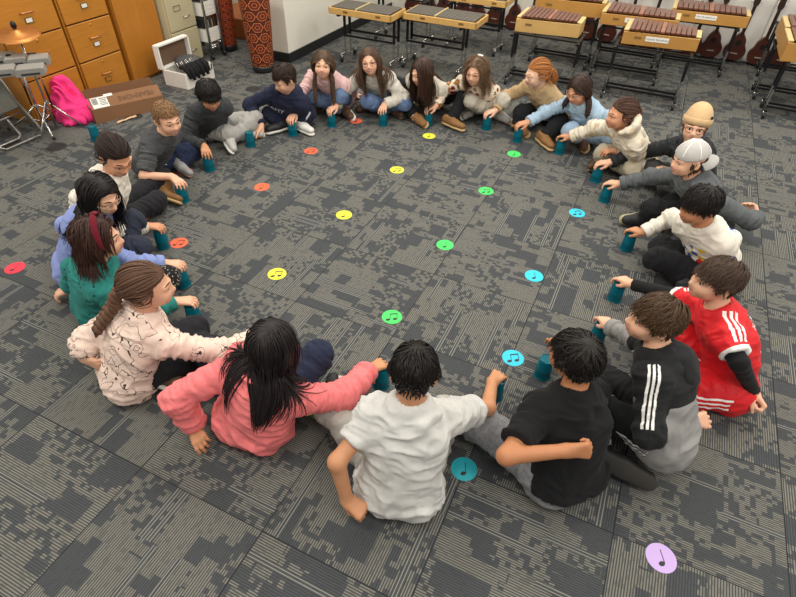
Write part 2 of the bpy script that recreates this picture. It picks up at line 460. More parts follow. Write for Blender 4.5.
def trunk(g, r, infl, k=.05, belly=0.0):
    fat = r.s.get('fat', 1.0)
    prof = ((0, .120, .80), (.25, .106, .78), (.5, .110, .74), (.72, .116, .68), (.9, .086, .66))
    pts = [(bez(r, t) + (r.sf * .0), w * fat + infl, f) for t, w, f in prof]
    for (a, wa, fa), (b, wb, fb) in zip(pts, pts[1:]):
        n = nrm(r.sf - r.u * (r.sf @ r.u)); g.cone(a, b, wa, wb, k, n=n, fl=(fa + fb) / 2)
    for sg in (1, -1): g.ell(r.P + r.lat * sg * .06 - r.fwd * .025 - UP * .012, .083 + infl * 1.5, k=k)
    if belly: g.ell(bez(r, .3) + r.sf * .06, .085 + belly, k=k)
    g.cone(r.S['L'], r.S['R'], .037 + infl * .8, .037 + infl * .8, k)
    g.cone(r.N + r.u * .02, r.N - r.u * .055, .040 + infl * .5, .060 + infl * .8, k)
    for sd in 'LR': g.ell(r.S[sd], .043 + infl * .9, k=k * .7)
def arm(g, r, sd, iu, ie, iw, k=.02, upto=2.0, clipd=.0):
    """sleeve or limb; upto 0..1 along the upper arm, 1..2 along the forearm"""
    S, E, W = r.S[sd], r.E[sd], r.W[sd]
    ra, rb, rc = .038 + iu, .0305 + ie, .0225 + iw
    if upto <= 1:
        e = S + (E - S) * upto; n = nrm(E - S)
        g.cone(S, e + n * .02, ra, ra + (rb - ra) * upto * .4, k, clip=[(e, n)])
    else:
        g.cone(S, E, ra, rb, k)
        e = E + (W - E) * (upto - 1); n = nrm(W - E); rr = rb + (rc - rb) * (upto - 1)
        g.cone(E, e + n * .015, rb, rr, k, clip=[(e, n)])
def leg(g, r, sd, ih, ik_, ia, k=.03, upto=2.0):
    H, K, A = r.hip[sd], r.K[sd], r.A[sd]; fat = r.s.get('fat', 1.0)
    ra, rb, rc = .066 * fat + ih, .046 + ik_, .031 + ia
    if upto <= 1: 
        e = H + (K - H) * upto; n = nrm(K - H); g.cone(H, e + n * .02, ra, rb + .012, k, clip=[(e, n)])
    else:
        g.cone(H, K, ra, rb, k); e = K + (A - K) * (upto - 1); n = nrm(A - K)
        g.cone(K, K + (A - K) * .3, rb, .047 + ik_, k)
        g.cone(K + (A - K) * .3, e + n * .02, .047 + ik_, rc, k, clip=[(e, n)])
def bounds(r, pad=.19):
    pts = np.array([r.P, r.N, r.H] + [x for d in (r.S, r.E, r.W, r.K, r.A) for x in d.values()] + [r.W[s] + r.HD[s][0] * .1 for s in 'LR'] + [r.A[s] + r.FD[s][0] * .1 for s in 'LR'])
    lo = pts.min(0) - pad; hi = pts.max(0) + pad; lo[2] = -.03; hi[2] = r.H[2] + .24; return lo, hi
def hz_(a):
    """children's faces: the part below the eyes is shorter"""
    a = np.array(a, dtype=float); a[..., 2] = np.where(a[..., 2] < 0, a[..., 2] * .86, a[..., 2]); return a
def hl(r, x, y, z): return r.H + r.R @ (hz_([x, y, z]) * r.hs)
def head(g, r):
    h = r.hs; R = r.R; L = lambda x, y, z: hl(r, x, y, z)
    g.ell(L(0, -.012, .030), (.0715 * h, .088 * h, .080 * h), R, .01)
    g.ell(L(0, .026, -.026), (.058 * h, .060 * h, .068 * h), R, .025)
    g.ell(L(0, .034, -.070), (.040 * h, .042 * h, .027 * h), R, .025)
    g.ell(L(0, .066, -.086), .014 * h, k=.02)
    for s in (1, -1):
        g.ell(L(s * .034, .058, -.034), .022 * h, k=.025)
        g.cone(L(s * .012, .084, .019), L(s * .045, .066, .016), .007 * h, .007 * h, .018)
        g.ell(L(s * .031, .094, .0), (.016 * h, .012 * h, .010 * h), R, .012, 'sub')
        g.ell(L(s * .011, .088, -.031), .0075 * h, k=.008)
        Re = R @ rotz(s * .35)
        g.ell(L(s * .073, -.012, -.006), (.009 * h, .019 * h, .030 * h), Re, .008)
        g.ell(L(s * .084, -.008, -.004), (.007 * h, .010 * h, .017 * h), Re, .004, 'sub')
    g.cone(L(0, .080, .006), L(0, .098, -.027), .0075 * h, .0105 * h, .012)
    g.cone(L(0, .080, -.052), L(0, .080, -.056), .012 * h, .012 * h, .02)
    g.cone(L(0, -.025, -.045), r.N - r.u * .03, .044 * h, .050 * h, .02)
def face_y(g, r, x, z, y0=.135):
    """front surface of the face at head-local x, z"""
    x = np.atleast_1d(np.asarray(x, float)); z = np.atleast_1d(np.asarray(z, float))
    y = np.full(len(x), y0); done = np.zeros(len(x), bool)
    for _ in range(120):
        P = r.H + (hz_(np.stack([x, y, z], 1)) * r.hs) @ r.R.T; d = g.sample(P)
        done |= (d < 0) | (y < .02); y = np.where(done, y, y - .001)
    return y
def face_parts(g, r, skin_i=0):
    """eyes, lids, brows and mouth as islands: 1 white 2 iris 3 pupil 4 brow 5 lips 6 dark 7 teeth"""
    m = MB(); s = r.s; L = lambda a: r.H + (hz_(a) * r.hs) @ r.R.T
    ey = face_y(g, r, [.031, -.031], [.001, .001])
    for i, sg in enumerate((1, -1)):
        c = np.array([sg * .031, ey[i] - .0092, .001]); rad = .0135
        gz = nrm(np.array([s.get('ex', 0.0), 1, s.get('ez', -.05)])); Rg = align(gz)
        ang = [0, 9, 15, 24, 34, 50, 75, 100]; V = []; F = []; mi = []; n = 14
        for a in ang:
            for k in range(n):
                t = 2 * math.pi * k / n; a_ = math.radians(a); V.append(c + Rg @ (rad * V3(math.sin(a_) * math.cos(t), math.sin(a_) * math.sin(t), math.cos(a_))))
        for j in range(len(ang) - 1):
            for k in range(n):
                F.append((j * n + k, j * n + n + k, j * n + n + (k + 1) % n, j * n + (k + 1) % n)); mi.append(3 if j < 2 else 2 if j < 4 else 1)
        m.add(L(V), F, mi)
        sm = s.get('smile', 0)
        for up, e0 in ((1, 27 - sm * 7), (-1, -32 + sm * 10)):
            V = []; F = []; nu, nv = 12, 5
            for v in range(nv + 1):
                el = math.radians(e0 + (92 * up - e0) * v / nv)
                for u in range(nu + 1):
                    az = math.radians(-100 + 200 * u / nu); rr = rad * 1.085
                    fold = e0 * (1 - (abs(az) / 1.75) ** 2 * .8) if v == 0 else None
                    e_ = math.radians(fold) if v == 0 else el
                    V.append(c + rr * V3(math.sin(az) * math.cos(e_), math.cos(az) * math.cos(e_), math.sin(e_)))
            for v in range(nv):
                for u in range(nu):
                    a = v * (nu + 1) + u; q = (a, a + 1, a + nu + 2, a + nu + 1); F.append(q if up > 0 else q[::-1])
            m.add(L(V), F, 0)
            if up > 0:
                m.tube(L(np.array(V[:nu + 1]) + [0, .0006, 0]), .0011, 5, 4)
        bx = np.linspace(.014, .050, 7); bz = .0265 + .003 * np.sin((bx - .014) / .036 * 2.6) - .004 * (bx - .014) / .036 + s.get('bz', 0)
        by = face_y(g, r, sg * bx, bz); m.tube(L(np.stack([sg * bx, by + .0006, bz], 1)), [.0018, .0026, .0028, .0027, .0024, .0018, .0008], 6, 4, flat=1.1)
    op = s.get('mouth', 0.0); w = .021 + .006 * s.get('smile', 0); zc = -.055; sm = s.get('smile', 0) * .007
    t = np.linspace(0, 2 * math.pi, 25)[:-1]
    lx = w * np.cos(t); cz = zc + sm * (lx / w) ** 2
    hu, hd = .0025 + .006 * op, .003 + .013 * op
    lz = cz + np.where(np.sin(t) > 0, hu, hd) * np.sin(t)
    ly = face_y(g, r, lx, lz); P = np.stack([lx, ly + .0008, lz], 1)
    ring = np.concatenate([P, P[:1]]); rr = .0034 - .0016 * np.abs(np.cos(np.append(t, 0)))
    m.tube(L(ring), rr, 6, 5, cap=False)
    if op > .05:
        c = P.mean(0) + [0, .0004, 0]; m.add(L(np.concatenate([P + [0, .0002, 0], c[None]])), [(i, (i + 1) % 24, 24) for i in range(24)], 6)
        tx = np.linspace(-w * .72, w * .72, 9); tz0 = zc + sm * (tx / w) ** 2 + hu * np.sqrt(np.maximum(1 - (tx / w) ** 2, 0)) * .8; tz1 = tz0 - .004 - .003 * op
        y0 = face_y(g, r, tx, tz0) + .0014; y1 = face_y(g, r, tx, tz1) + .0014
        V = np.concatenate([np.stack([tx, y0, tz0], 1), np.stack([tx, y1, tz1], 1)])
        m.add(L(V), [(i, i + 1, i + 10, i + 9) for i in range(8)], 7)
    return m
SKINS = {}
def skin(c):
    if c in SKINS: return SKINS[c]
    t = NT('skin_' + c); L = lin(c); co = t.co()
    t.base(t.mix(t.noise(co, 30, 3), tuple(x * .92 for x in L[:3]) + (1,), tuple(min(1, x * b) for x, b in zip(L[:3], (1.08, 1.05, 1.03))) + (1,)))
    t.b.inputs['Roughness'].default_value = .5; t.b.inputs['Specular IOR Level'].default_value = .35
    t.b.inputs['Subsurface Weight'].default_value = .0
    t.bump(t.noise(co, 500, 2), .08, .001)
    SKINS[c] = t.m; return t.m
def hair_mat(c):
    k = 'hair_' + c
    if k in _mats: return _mats[k]
    t = NT(k); L = lin(c); a = t.attr('lock').outputs['Fac']
    f = t.math('ADD', t.math('MULTIPLY', a, .7), t.math('MULTIPLY', t.noise(t.co(), 90, 3), .3))
    t.base(t.mix(f, tuple(x * .6 for x in L[:3]) + (1,), tuple(min(1, x * 1.45) for x in L[:3]) + (1,)))
    t.b.inputs['Roughness'].default_value = .5; t.b.inputs['Specular IOR Level'].default_value = .3
    t.b.inputs['Anisotropic'].default_value = .5
    _mats[k] = t.m; return t.m
# ------------------------------------------------------------------ hair
class Hair:
    def __init__(s, r, fields, seed):
        s.r = r; s.fl = fields; s.rng = np.random.default_rng(seed); s.mb = MB(); s.lv = []
    def D(s, P):
        d = s.fl[0].sample(P)
        for f in s.fl[1:]: d = np.minimum(d, f.sample(P))
        return d
    def G(s, P):
        e = .004; g = np.stack([s.D(P + np.eye(3)[i] * e) - s.D(P - np.eye(3)[i] * e) for i in range(3)], 1)
        n = np.linalg.norm(g, axis=1, keepdims=True); return g / np.maximum(n, 1e-6)
    def loc(s, P): return ((P - s.r.H) @ s.r.R) / s.r.hs
    def wor(s, P): return s.r.H + (np.asarray(P) * s.r.hs) @ s.r.R.T
    def roots(s, n, zmin=-.05, hz=.066, infl=.002, ymin=-.012, zmax=1):
        out = []
        while len(out) < n:
            v = s.rng.normal(size=(n * 3, 3)); v /= np.linalg.norm(v, axis=1, keepdims=True)
            q = v * (np.array([.0715, .088, .080]) + infl) + np.array([0, -.012, .030])
            x, y, z = q.T
            bad = ((y > .022) & (z < hz - .012 * (x / .05) ** 2)) | ((z < -.012) & (y > ymin)) | (z < zmin) | (z > zmax)
            out += q[~bad].tolist()
        return np.array(out[:n])
    def grow(s, roots, d0, length, nseg=10, grav=.2, margin=(.008, .02), noise=.1, curl=0.0, width=.006, taper=.25, target=None, flat=.55, lift=0.0, seg=5, bunch=None, gain=5.0):
        """roots and d0 head-local; locks fall and slide over the head and the clothes"""
        P = s.wor(roots); d = d0 @ s.r.R.T; n = len(P); L = np.asarray(length) * np.ones(n) / nseg
        mg = s.rng.uniform(*margin, n); path = [P.copy()]; nm = s.G(P); nrms = [nm.copy()]
        ph = s.rng.uniform(0, 6.28, n); nz = s.rng.normal(size=(n, 3)) * noise
        for k in range(nseg):
            if target is not None:
                tv = target - P; d = tv / np.maximum(np.linalg.norm(tv, axis=1, keepdims=True), 1e-6)
            g = s.G(P); near = (s.D(P) < mg + .012)[:, None]
            d = d + np.array([0, 0, -grav]) + nz * .5
            if bunch is not None and k > 1:
                lx = (P - s.r.H) @ s.r.R[:, 0]; tg_ = np.where(lx > bunch[0], bunch[2], bunch[1]); d = d + np.clip((tg_ - lx) * gain, -.5, .5)[:, None] * s.r.R[:, 0][None] * min(1, k / 5)
            if curl: d = d + curl * np.stack([np.cos(ph + k * 1.9), np.sin(ph + k * 1.9), 0 * ph], 1)
            t = d - g * (d * g).sum(1, keepdims=True)
            inward = ((d * g).sum(1, keepdims=True) < 0) | (g[:, 2:3] > -.15) if lift == 0 else ((d * g).sum(1, keepdims=True) < lift)
            d = np.where(near & inward, t, d); d /= np.maximum(np.linalg.norm(d, axis=1, keepdims=True), 1e-6)
            P = P + d * L[:, None]
            for _ in range(2):
                dd = s.D(P); pen = np.where(dd < .2, np.maximum(mg * min(1, (k + 1) / 2) - dd, 0), 0); P = P + s.G(P) * pen[:, None]
            P[:, 2] = np.maximum(P[:, 2], .01)
            path.append(P.copy()); nrms.append(np.where(near, g, nrms[-1]))
        path = np.array(path); nrms = np.array(nrms)
        w = width * s.rng.uniform(.7, 1.25, n)
        tt = np.linspace(0, 1, nseg + 1); prof = np.where(tt < .15, .7 + 2 * tt, 1.0) * (1 - (1 - taper) * np.clip((tt - .35) / .65, 0, 1) ** 1.5)
        tan = np.gradient(path, axis=0); tan /= np.maximum(np.linalg.norm(tan, axis=2, keepdims=True), 1e-6)
        side = np.cross(tan, nrms); side /= np.maximum(np.linalg.norm(side, axis=2, keepdims=True), 1e-6); up = np.cross(side, tan)
        base = s.mb.n; m = nseg + 1; V = np.zeros((n, m, seg, 3))
        for k in range(seg):
            a = 2 * math.pi * k / seg
            V[:, :, k] = (path + (w[None, :] * prof[:, None])[..., None] * (math.cos(a) * side + flat * math.sin(a) * up)).transpose(1, 0, 2)
        F = []
        bi = (np.arange(n) * m * seg)[:, None, None]; ii = (np.arange(m - 1) * seg)[None, :, None]; kk = np.arange(seg)[None, None, :]; k2 = (kk + 1) % seg
        F = np.stack([bi + ii + kk, bi + ii + k2, bi + ii + seg + k2, bi + ii + seg + kk], -1).reshape(-1, 4)
        s.mb.v.append(V.reshape(-1, 3)); s.mb.f += (F + base).tolist(); s.mb.mi += [0] * len(F); s.mb.n += n * m * seg
        s.lv.append(np.repeat(s.rng.uniform(0, 1, n), m * seg)); return path
    def cap(s, t=.005, hz=.066, zmin=-.055, ymin=-.012, h=.005):
        r = s.r; lo = r.H - .17; hi = r.H + .17; g = Grid(lo, hi, h); R = r.R; k = r.hs
        g.ell(hl(r, 0, -.012, .030), tuple((x + t) * k for x in (.0715, .088, .080)), R, 0)
        def cut(X, Y, Z):
            q = [((X - r.H[0]) * R[0, i] + (Y - r.H[1]) * R[1, i] + (Z - r.H[2]) * R[2, i]) / k for i in range(3)]
            x, y, z = q; hzz = hz - .012 * (x / .05) ** 2
            return np.minimum(np.minimum(np.maximum(.022 - y, z - hzz), np.maximum(ymin - y, z + .012)), z - zmin)
        g.field(cut, lo, hi, .012, 'sub') if False else None
        sl, X, Y, Z = g.sub(lo, hi); g.a[sl] = np.maximum(g.a[sl], -cut(X, Y, Z).astype(np.float32))
        V, F = g.nets(); V = relax(V, F, 1)
        if len(V): s.mb.add(V, F.tolist()); s.lv.append(np.full(len(V), .35))
    def tubes(s, pts, rad, seg=8, flat=1.0, lv=None):
        n0 = s.mb.n; s.mb.tube(pts, rad, seg, flat=flat); s.lv.append(np.full(s.mb.n - n0, s.rng.uniform() if lv is None else lv))
    def build(s, name, mat, parent):
        me = s.mb.mesh(name); A = me.attributes.new('lock', 'FLOAT', 'POINT'); v = np.concatenate(s.lv).astype(np.float32)
        A.data.foreach_set('value', v); return link(name, me, mat, parent)
def short_hair(h, length=.06, n=1500, whorl=(0, -.045, .10), margin=(.005, .014), width=.0030, noise=.16, fringe=.6, hz=.066, t=.005, grav=.05, curl=0.0, zmin=-.05):
    h.cap(t, hz=hz, zmin=zmin, ymin=-.035)
    q = h.roots(n, hz=hz, zmin=zmin, ymin=-.035); w = np.array(whorl); d = q - w; d /= np.linalg.norm(d, axis=1, keepdims=True)
    if fringe: d[:, 1] += fringe * np.clip(q[:, 2] - .03, 0, .08) * 8 * (q[:, 1] > -.03)
    L = length * (.20 + 1.05 * np.clip(q[:, 2] / .10, 0, 1)) * h.rng.uniform(.8, 1.2, n)
    h.grow(q, d, L, 6, grav, margin, noise, curl, width, .15)
def long_hair(h, length=.30, n=1150, part=0.0, margin=(.005, .017), width=.0032, noise=.06, grav=.30, curl=0.0, hz=.064, back=.35, t=.005, nseg=15, fwdpull=0.0, bunch=(0, -.07, .07)):
    h.cap(t, hz=hz)
    q = h.roots(n, hz=hz); sgn = np.sign(q[:, 0] - part + 1e-5)
    tp = np.clip((q[:, 2] - .045) / .05, 0, 1) * np.clip((q[:, 1] + .075) / .05, .12, 1)
    d = np.stack([sgn * (.12 + .9 * tp), -back + fwdpull + 0 * sgn, np.where(q[:, 2] > .06, .1, -.5)], 1)
    L = length * h.rng.uniform(.72, 1.05, n); h.grow(q, d, L, nseg, grav, margin, noise, curl, width, .3, bunch=bunch)
def pulled_hair(h, tie, n=900, width=.0031, hz=.064, t=.005, margin=(.006, .012), part=None, nseg=9):
    h.cap(t, hz=hz)
    q = h.roots(n, hz=hz, zmin=-.045); T = h.wor([tie])[0]
    if part is not None and not np.isscalar(part):
        T = np.where((q[:, 0] > part[0])[:, None], h.wor([tie])[0], h.wor([(-tie[0], tie[1], tie[2])])[0])
    P = h.wor(q); Ls = np.linalg.norm(T - P, axis=1) * 1.12
    h.grow(q, np.zeros_like(q), Ls, nseg, 0, margin, .02, 0, width, .7, target=T)
def fall_path(h, start, d0, length, nseg=16, grav=.35, margin=.02):
    n0, f0, l0 = h.mb.n, len(h.mb.f), len(h.lv)
    st = h.rng.bit_generator.state
    p = h.grow(np.array([start]), np.array([nrm(d0)]), length, nseg, grav, (margin, margin + .001), 0, 0, .001)
    h.mb.v.pop(); h.lv.pop(); h.mb.n = n0; del h.mb.f[f0:]; del h.mb.mi[f0:]
    return p[:, 0]
def resamp(p, n):
    d = np.concatenate([[0], np.cumsum(np.linalg.norm(np.diff(p, axis=0), axis=1))]); t = np.linspace(0, d[-1], n)
    return np.stack([np.interp(t, d, p[:, i]) for i in range(3)], 1), t
def braid(h, path, rad=.011, pitch=.055, taper=.6, tail=.04):
    p, t = resamp(path, 60); tan = np.gradient(p, axis=0); tan /= np.linalg.norm(tan, axis=1, keepdims=True)
    nn = h.G(p); far = (h.D(p) > .08); nn[far] = nn[~far].mean(0) if (~far).any() else V3(0, -1, 0)
    side = np.cross(tan, nn); side /= np.maximum(np.linalg.norm(side, axis=1, keepdims=True), 1e-6); up = np.cross(side, tan)
    k = 1 - (1 - taper) * t / t[-1]; e = t < t[-1] - tail
    for i in range(3):
        a = 2 * math.pi * (t / pitch + i / 3); off = side * (np.sin(a) * rad * 1.1 * k)[:, None] + up * (np.sin(2 * a) * rad * .6 * k)[:, None]
        h.tubes((p + off)[e], (rad * k)[e] * .95, 8)
    q = p[~e]; h.tubes(q, np.linspace(rad * taper * 1.3, .003, len(q)), 8)
    return p[np.argmax(~e)]
# ------------------------------------------------------------------ clothes
def segd(V, a, b):
    ba = b - a; t = np.clip(((V - a) @ ba) / (ba @ ba + 1e-9), 0, 1); return np.linalg.norm(V - a - t[:, None] * ba, axis=1), t
def ridge(P, sd): n = vnoise(P, sd); return (1 - np.abs(2 * n - 1)) ** 1.5
def fold_disp(V, N, r, amp, segs, axes):
    """cloth folds: ridged noise stretched across each limb and gathered where it bends"""
    D = np.stack([segd(V, a, b)[0] - o for a, b, f, o in segs], 1); w = np.exp(-D / .018); w /= w.sum(1, keepdims=True) + 1e-9
    out = np.zeros(len(V))
    for i, (a, b, f, o) in enumerate(segs):
        ax = nrm(b - a); q = nrm(np.cross(ax, V3(.31, .2, .93))); p = np.cross(ax, q)
        l = (V - a) @ ax; wq = vnoise(V * 9, 5 + i) - .5
        C = np.stack([l * f + wq * 1.6, (V - a) @ q * 9 + wq, (V - a) @ p * 9], 1)
        gather = .55 + .9 * np.exp(-np.minimum(np.abs(l), np.abs(l - np.linalg.norm(b - a))) / .06)
        out += w[:, i] * ((ridge(C, 11 + i) - .5) + .45 * (ridge(C * [1.9, 2.3, 2.3], 31 + i) - .5)) * gather
    out += (vnoise(V * 24, 3) - .5) * .5
    d = out * amp; return V + N * np.maximum(d, -.0055)[:, None]
FLOOR = (V3(0, 0, .004), -UP)
def top_garment(r, t, root):
    s = r.s; i = t.get('infl', .016) * .72; up = t.get('sleeve', 1.93)
    pts = np.array([r.P, r.N] + [x for d in (r.S, r.E, r.W) for x in d.values()]); lo = pts.min(0) - .2; hi = pts.max(0) + .13; lo[2] = -.02
    g = Grid(lo, hi, t.get('h', .0065))
    trunk(g, r, i, .05, t.get('belly', .0))
    hn = nrm(r.fwd * .5 - UP * .85); hem = r.P + hn * t.get('hem', .085)
    g.half(hem, hn)
    if 'hemz' in t: hz_ = nrm(-UP + r.fwd * .25); g.half(r.P - UP * (.098 - t['hemz']) - r.fwd * .1, hz_)
    for sd in 'LR':
        if up <= 1: arm(g, r, sd, i + .004, i + .012, i, .03, up)
        else: arm(g, r, sd, i, i + t.get('puff', .0), i - .001 + t.get('puff', 0), .03, up)
    g.half(*FLOOR)
    nk = r.N + r.u * .008; f = nrm(r.H - r.N)
    g.cone(nk - f * .015, nk + f * .12, t.get('neck', .047), .06, .006, mode='sub')
    V, F = g.nets(); V = relax(V, F, 2); N = vnormals(V, F)
    segs = [(r.P, r.N, 22, .08)]
    for sd in 'LR': segs += [(r.S[sd], r.E[sd], 38, .0), (r.E[sd], r.W[sd], 44, .0)]
    V0 = V; V = fold_disp(V, N, r, t.get('fold', .009) * 1.75, segs, None); V[:, 2] = np.maximum(V[:, 2], .003)
    at_ = t['attrs'](V0, r) if 'attrs' in t else None
    o = link(t.get('name', 'sweatshirt'), quads_mesh(t.get('name', 'sweatshirt'), V, F, at_), t['mat'], root)
    hd = t.get('hood')
    if hd:
        hg = Grid(r.N - .24, r.N + .27, .006); st = hd == 'stand'
        b = -r.sf; c0 = r.N + r.u * (.015 if not st else .045) + b * .01; n = 9; P = []
        for k in range(n):
            a = math.radians(-125 + 250 * k / (n - 1)); lift = .5 + .5 * math.cos(a)
            P.append(c0 + r.sl * math.sin(a) * (.084 if not st else .098) + b * math.cos(a) * (.075 if not st else .118) + r.u * lift * (.012 if not st else .15) - r.u * (1 - lift) * .012)
        for k in range(n - 1): hg.cone(P[k], P[k + 1], .029 if not st else .023, .029 if not st else .023, .02)
        if not st: hg.ell(c0 + b * .095 - r.u * .05, (.098, .046, .082), cols(r.sl, r.sfu, r.u), .04)
        else:
            for k in range(1, n - 1): hg.cone(P[k], c0 + (P[k] - c0) * .8 - r.u * .05, .018, .03, .03)
            hg.ell(c0 + b * .10 - r.u * .03, (.08, .03, .06), cols(r.sl, r.sfu, r.u), .04)
        Vh, Fh = hg.nets(); Vh = relax(Vh, Fh, 2); Nh = vnormals(Vh, Fh); Vh = Vh + Nh * ((ridge(Vh * 26, 7) - .6) * .006)[:, None]
        link('hood', quads_mesh('hood', Vh, Fh), t.get('hoodmat', t['mat']), o); g2 = hg
    for sd in t.get('cuff', ''):
        m = MB(); n = nrm(r.W[sd] - r.E[sd]); e = r.E[sd] + (r.W[sd] - r.E[sd]) * (up - 1); rr = .026 + i
        pr = [(rr + .001, -.03), (rr + .004, -.024), (rr + .0035, .0), (rr + .002, .008), (rr - .006, .008)]
        m.lathe([(a, z) for a, z in pr], e, align(n), 28); m.build('cuff', t.get('cuffmat', t['mat']), o)
    return o, g
def bottom_garment(r, t, root):
    i = t.get('infl', .010); up = t.get('leg', 1.93)
    pts = np.array([r.P] + [x for d in (r.K, r.A) for x in d.values()]); lo = pts.min(0) - .2; hi = pts.max(0) + .17; lo[2] = -.02
    g = Grid(lo, hi, t.get('h', .0065)); fat = r.s.get('fat', 1.0)
    n = nrm(r.sf); g.cone(r.P, bez(r, .2), .121 * fat, .108 * fat, .05, n=n, fl=.8, clip=[(bez(r, .2), r.u)])
    for sg in (1, -1): g.ell(r.P + r.lat * sg * .06 - r.fwd * .025 - UP * .012, .083 + t.get('seat', .003), k=.04)
    for sd in 'LR': leg(g, r, sd, i, i + t.get('puff', 0), i + t.get('puff', 0), .03, up)
    g.half(*FLOOR); V, F = g.nets(); V = relax(V, F, 2); N = vnormals(V, F)
    segs = [(r.P, bez(r, .2), 20, .08)]
    for sd in 'LR': segs += [(r.hip[sd], r.K[sd], 30, .02), (r.K[sd], r.A[sd], 34, .0)]
    V0 = V; V = fold_disp(V, N, r, t.get('fold', .009) * 1.75, segs, None); V[:, 2] = np.maximum(V[:, 2], .003)
    at_ = t['attrs'](V0, r) if 'attrs' in t else None
    return link(t.get('name', 'trousers'), quads_mesh('trousers', V, F, at_), t['mat'], root), g
def shoe_frame(r, sd):
    fd, fu = r.FD[sd]; A = r.A[sd]; heel = A - fd * .035 - fu * .022; L = r.s.get('foot', .165)
    return heel, heel + fd * L, fd, fu
def shoe(r, sd, sp, root):
    heel, toe, fd, fu = shoe_frame(r, sd); mid = heel + (toe - heel) * .55; up = r.A[sd] + fu * .03
    # keep the whole shoe above the floor
    low = min((heel - fu * .04)[2], (toe - fu * .04)[2], heel[2] - .036, toe[2] - .036); dz = max(0, .006 - low) * UP
    heel, toe, mid, up = heel + dz, toe + dz, mid + dz, up + dz * .5
    pts = np.array([heel, toe, up]); lo = pts.min(0) - .09; hi = pts.max(0) + .09
    sock = sp.get('sock'); k = 1.0
    g = Grid(lo, hi, .005)
    g.cone(heel, mid, .037 * k, .039 * k, .02, n=fu, fl=.85); g.cone(mid, toe, .039 * k, .032 * k, .02, n=fu, fl=.78)
    g.cone(heel + fu * .01, up, .036 * k, .038 * k if not sp.get('boot') else .046, .02, clip=[(up, fu)])
    if sp.get('boot'): g.cone(up - fu * .02, up + fu * .012, .046, .046, .012)
    g.half(*FLOOR); V, F = g.nets(); V = relax(V, F, 1)
    o = link('shoe' if sock is not True else 'sock', quads_mesh('shoe', V, F), sp['mat'], root)
    if sock is True: return o
    s2 = Grid(lo, hi, .005); b = -fu * .030
    s2.cone(heel + b, mid + b, .041, .041, .01, n=fu, fl=.38); s2.cone(mid + b, toe + b + fd * .004, .041, .036, .01, n=fu, fl=.38)
    s2.half(*FLOOR); V, F = s2.nets(); V = relax(V, F, 1)
    if len(V): link('sole', quads_mesh('sole', V, F), sp.get('sole', sp['mat']), o)
    if sp.get('laces'):
        m = MB(); side = np.cross(fd, fu)
        for q in range(4):
            c = heel + (toe - heel) * (.42 + .1 * q) + fu * (.036 - .003 * q); m.tube([c - side * .02 - fu * .006, c + fu * .001, c + side * .02 - fu * .006], .0032, 6)
        m.build('laces', sp['laces'], o)
    return o
def sock(r, sd, mat, root):
    A = r.A[sd]; n = nrm(r.K[sd] - A); fd, fu = r.FD[sd]; m = MB(); m.tube([A - n * .02, A + n * .02, A + n * .05, A + n * .075], [.036, .036, .037, .038], 20); m.build('sock', mat, root)
# ------------------------------------------------------------------ the person
PEOPLE = {}
def person(s):
    random.seed(s['id']); r = make_rig(s); root = thing('person', s['label'], 'person', (r.P[0], r.P[1], 0), 'children sitting in the circle')
    lo, hi = bounds(r); g = Grid(lo, hi, s.get('bh', .0042))
    trunk(g, r, 0.0, .045)
    for sd in 'LR':
        arm(g, r, sd, 0, 0, 0, .02); leg(g, r, sd, -.004, -.004, -.004, .03)
        hp = hand_prims(r.W[sd], *r.HD[sd][:2], sd == 'R', r.HD[sd][2])
        g.cone(r.W[sd] - nrm(r.W[sd] - r.E[sd]) * .01, r.W[sd] + nrm(r.HD[sd][0]) * .012, .021, .020, .012)
        for a, b, ra, rb, k in hp: g.cone(a, b, ra, rb, k, pad=.02)
        heel, toe, fd, fu = shoe_frame(r, sd); g.cone(heel + fu * .004, toe, .026, .022, .02)
    g.half(V3(0, 0, .008), -UP)
    head(g, r)
    V, F = g.nets(); V = relax(V, F, 1, .4)
    fp = face_parts(g, r); sk = skin(s['skin'])
    mats = [sk, M('eye_white', 'e6e2dd', .25), M('iris_' + s.get('iris', '4a2f1c'), s.get('iris', '4a2f1c'), .2), M('pupil', '0a0a0a', .15), hair_mat(s.get('brow', s['hair'][1])), M('lips_' + s.get('lips', 'b06a62'), s.get('lips', 'b06a62'), .4), M('mouth_inside', '4a1a1a', .5), M('teeth', 'e8e2d6', .3)]
    link('body', quads_mesh('body', V, F, None, fp), mats, root)
    top, tg = top_garment(r, s['top'], root)
    bot, bg = bottom_garment(r, s['bottom'], root)
    for sd in 'LR':
        sp = s['shoes'].get(sd) if sd in s['shoes'] else s['shoes']
        if sp.get('mat') is not None: shoe(r, sd, sp, root)
        if sp.get('sockmat'): sock(r, sd, sp['sockmat'], root)
    h = Hair(r, [g, tg], s['id'] * 7 + 1)
    ho = s['hair'][0](h, r)
    hm = hair_mat(s['hair'][1]); h.build('hair', hm, root) if h.mb.n else None
    for fn in s.get('extra', ()): fn(r, root, g, h, top)
    PEOPLE[s['id']] = r
    return root
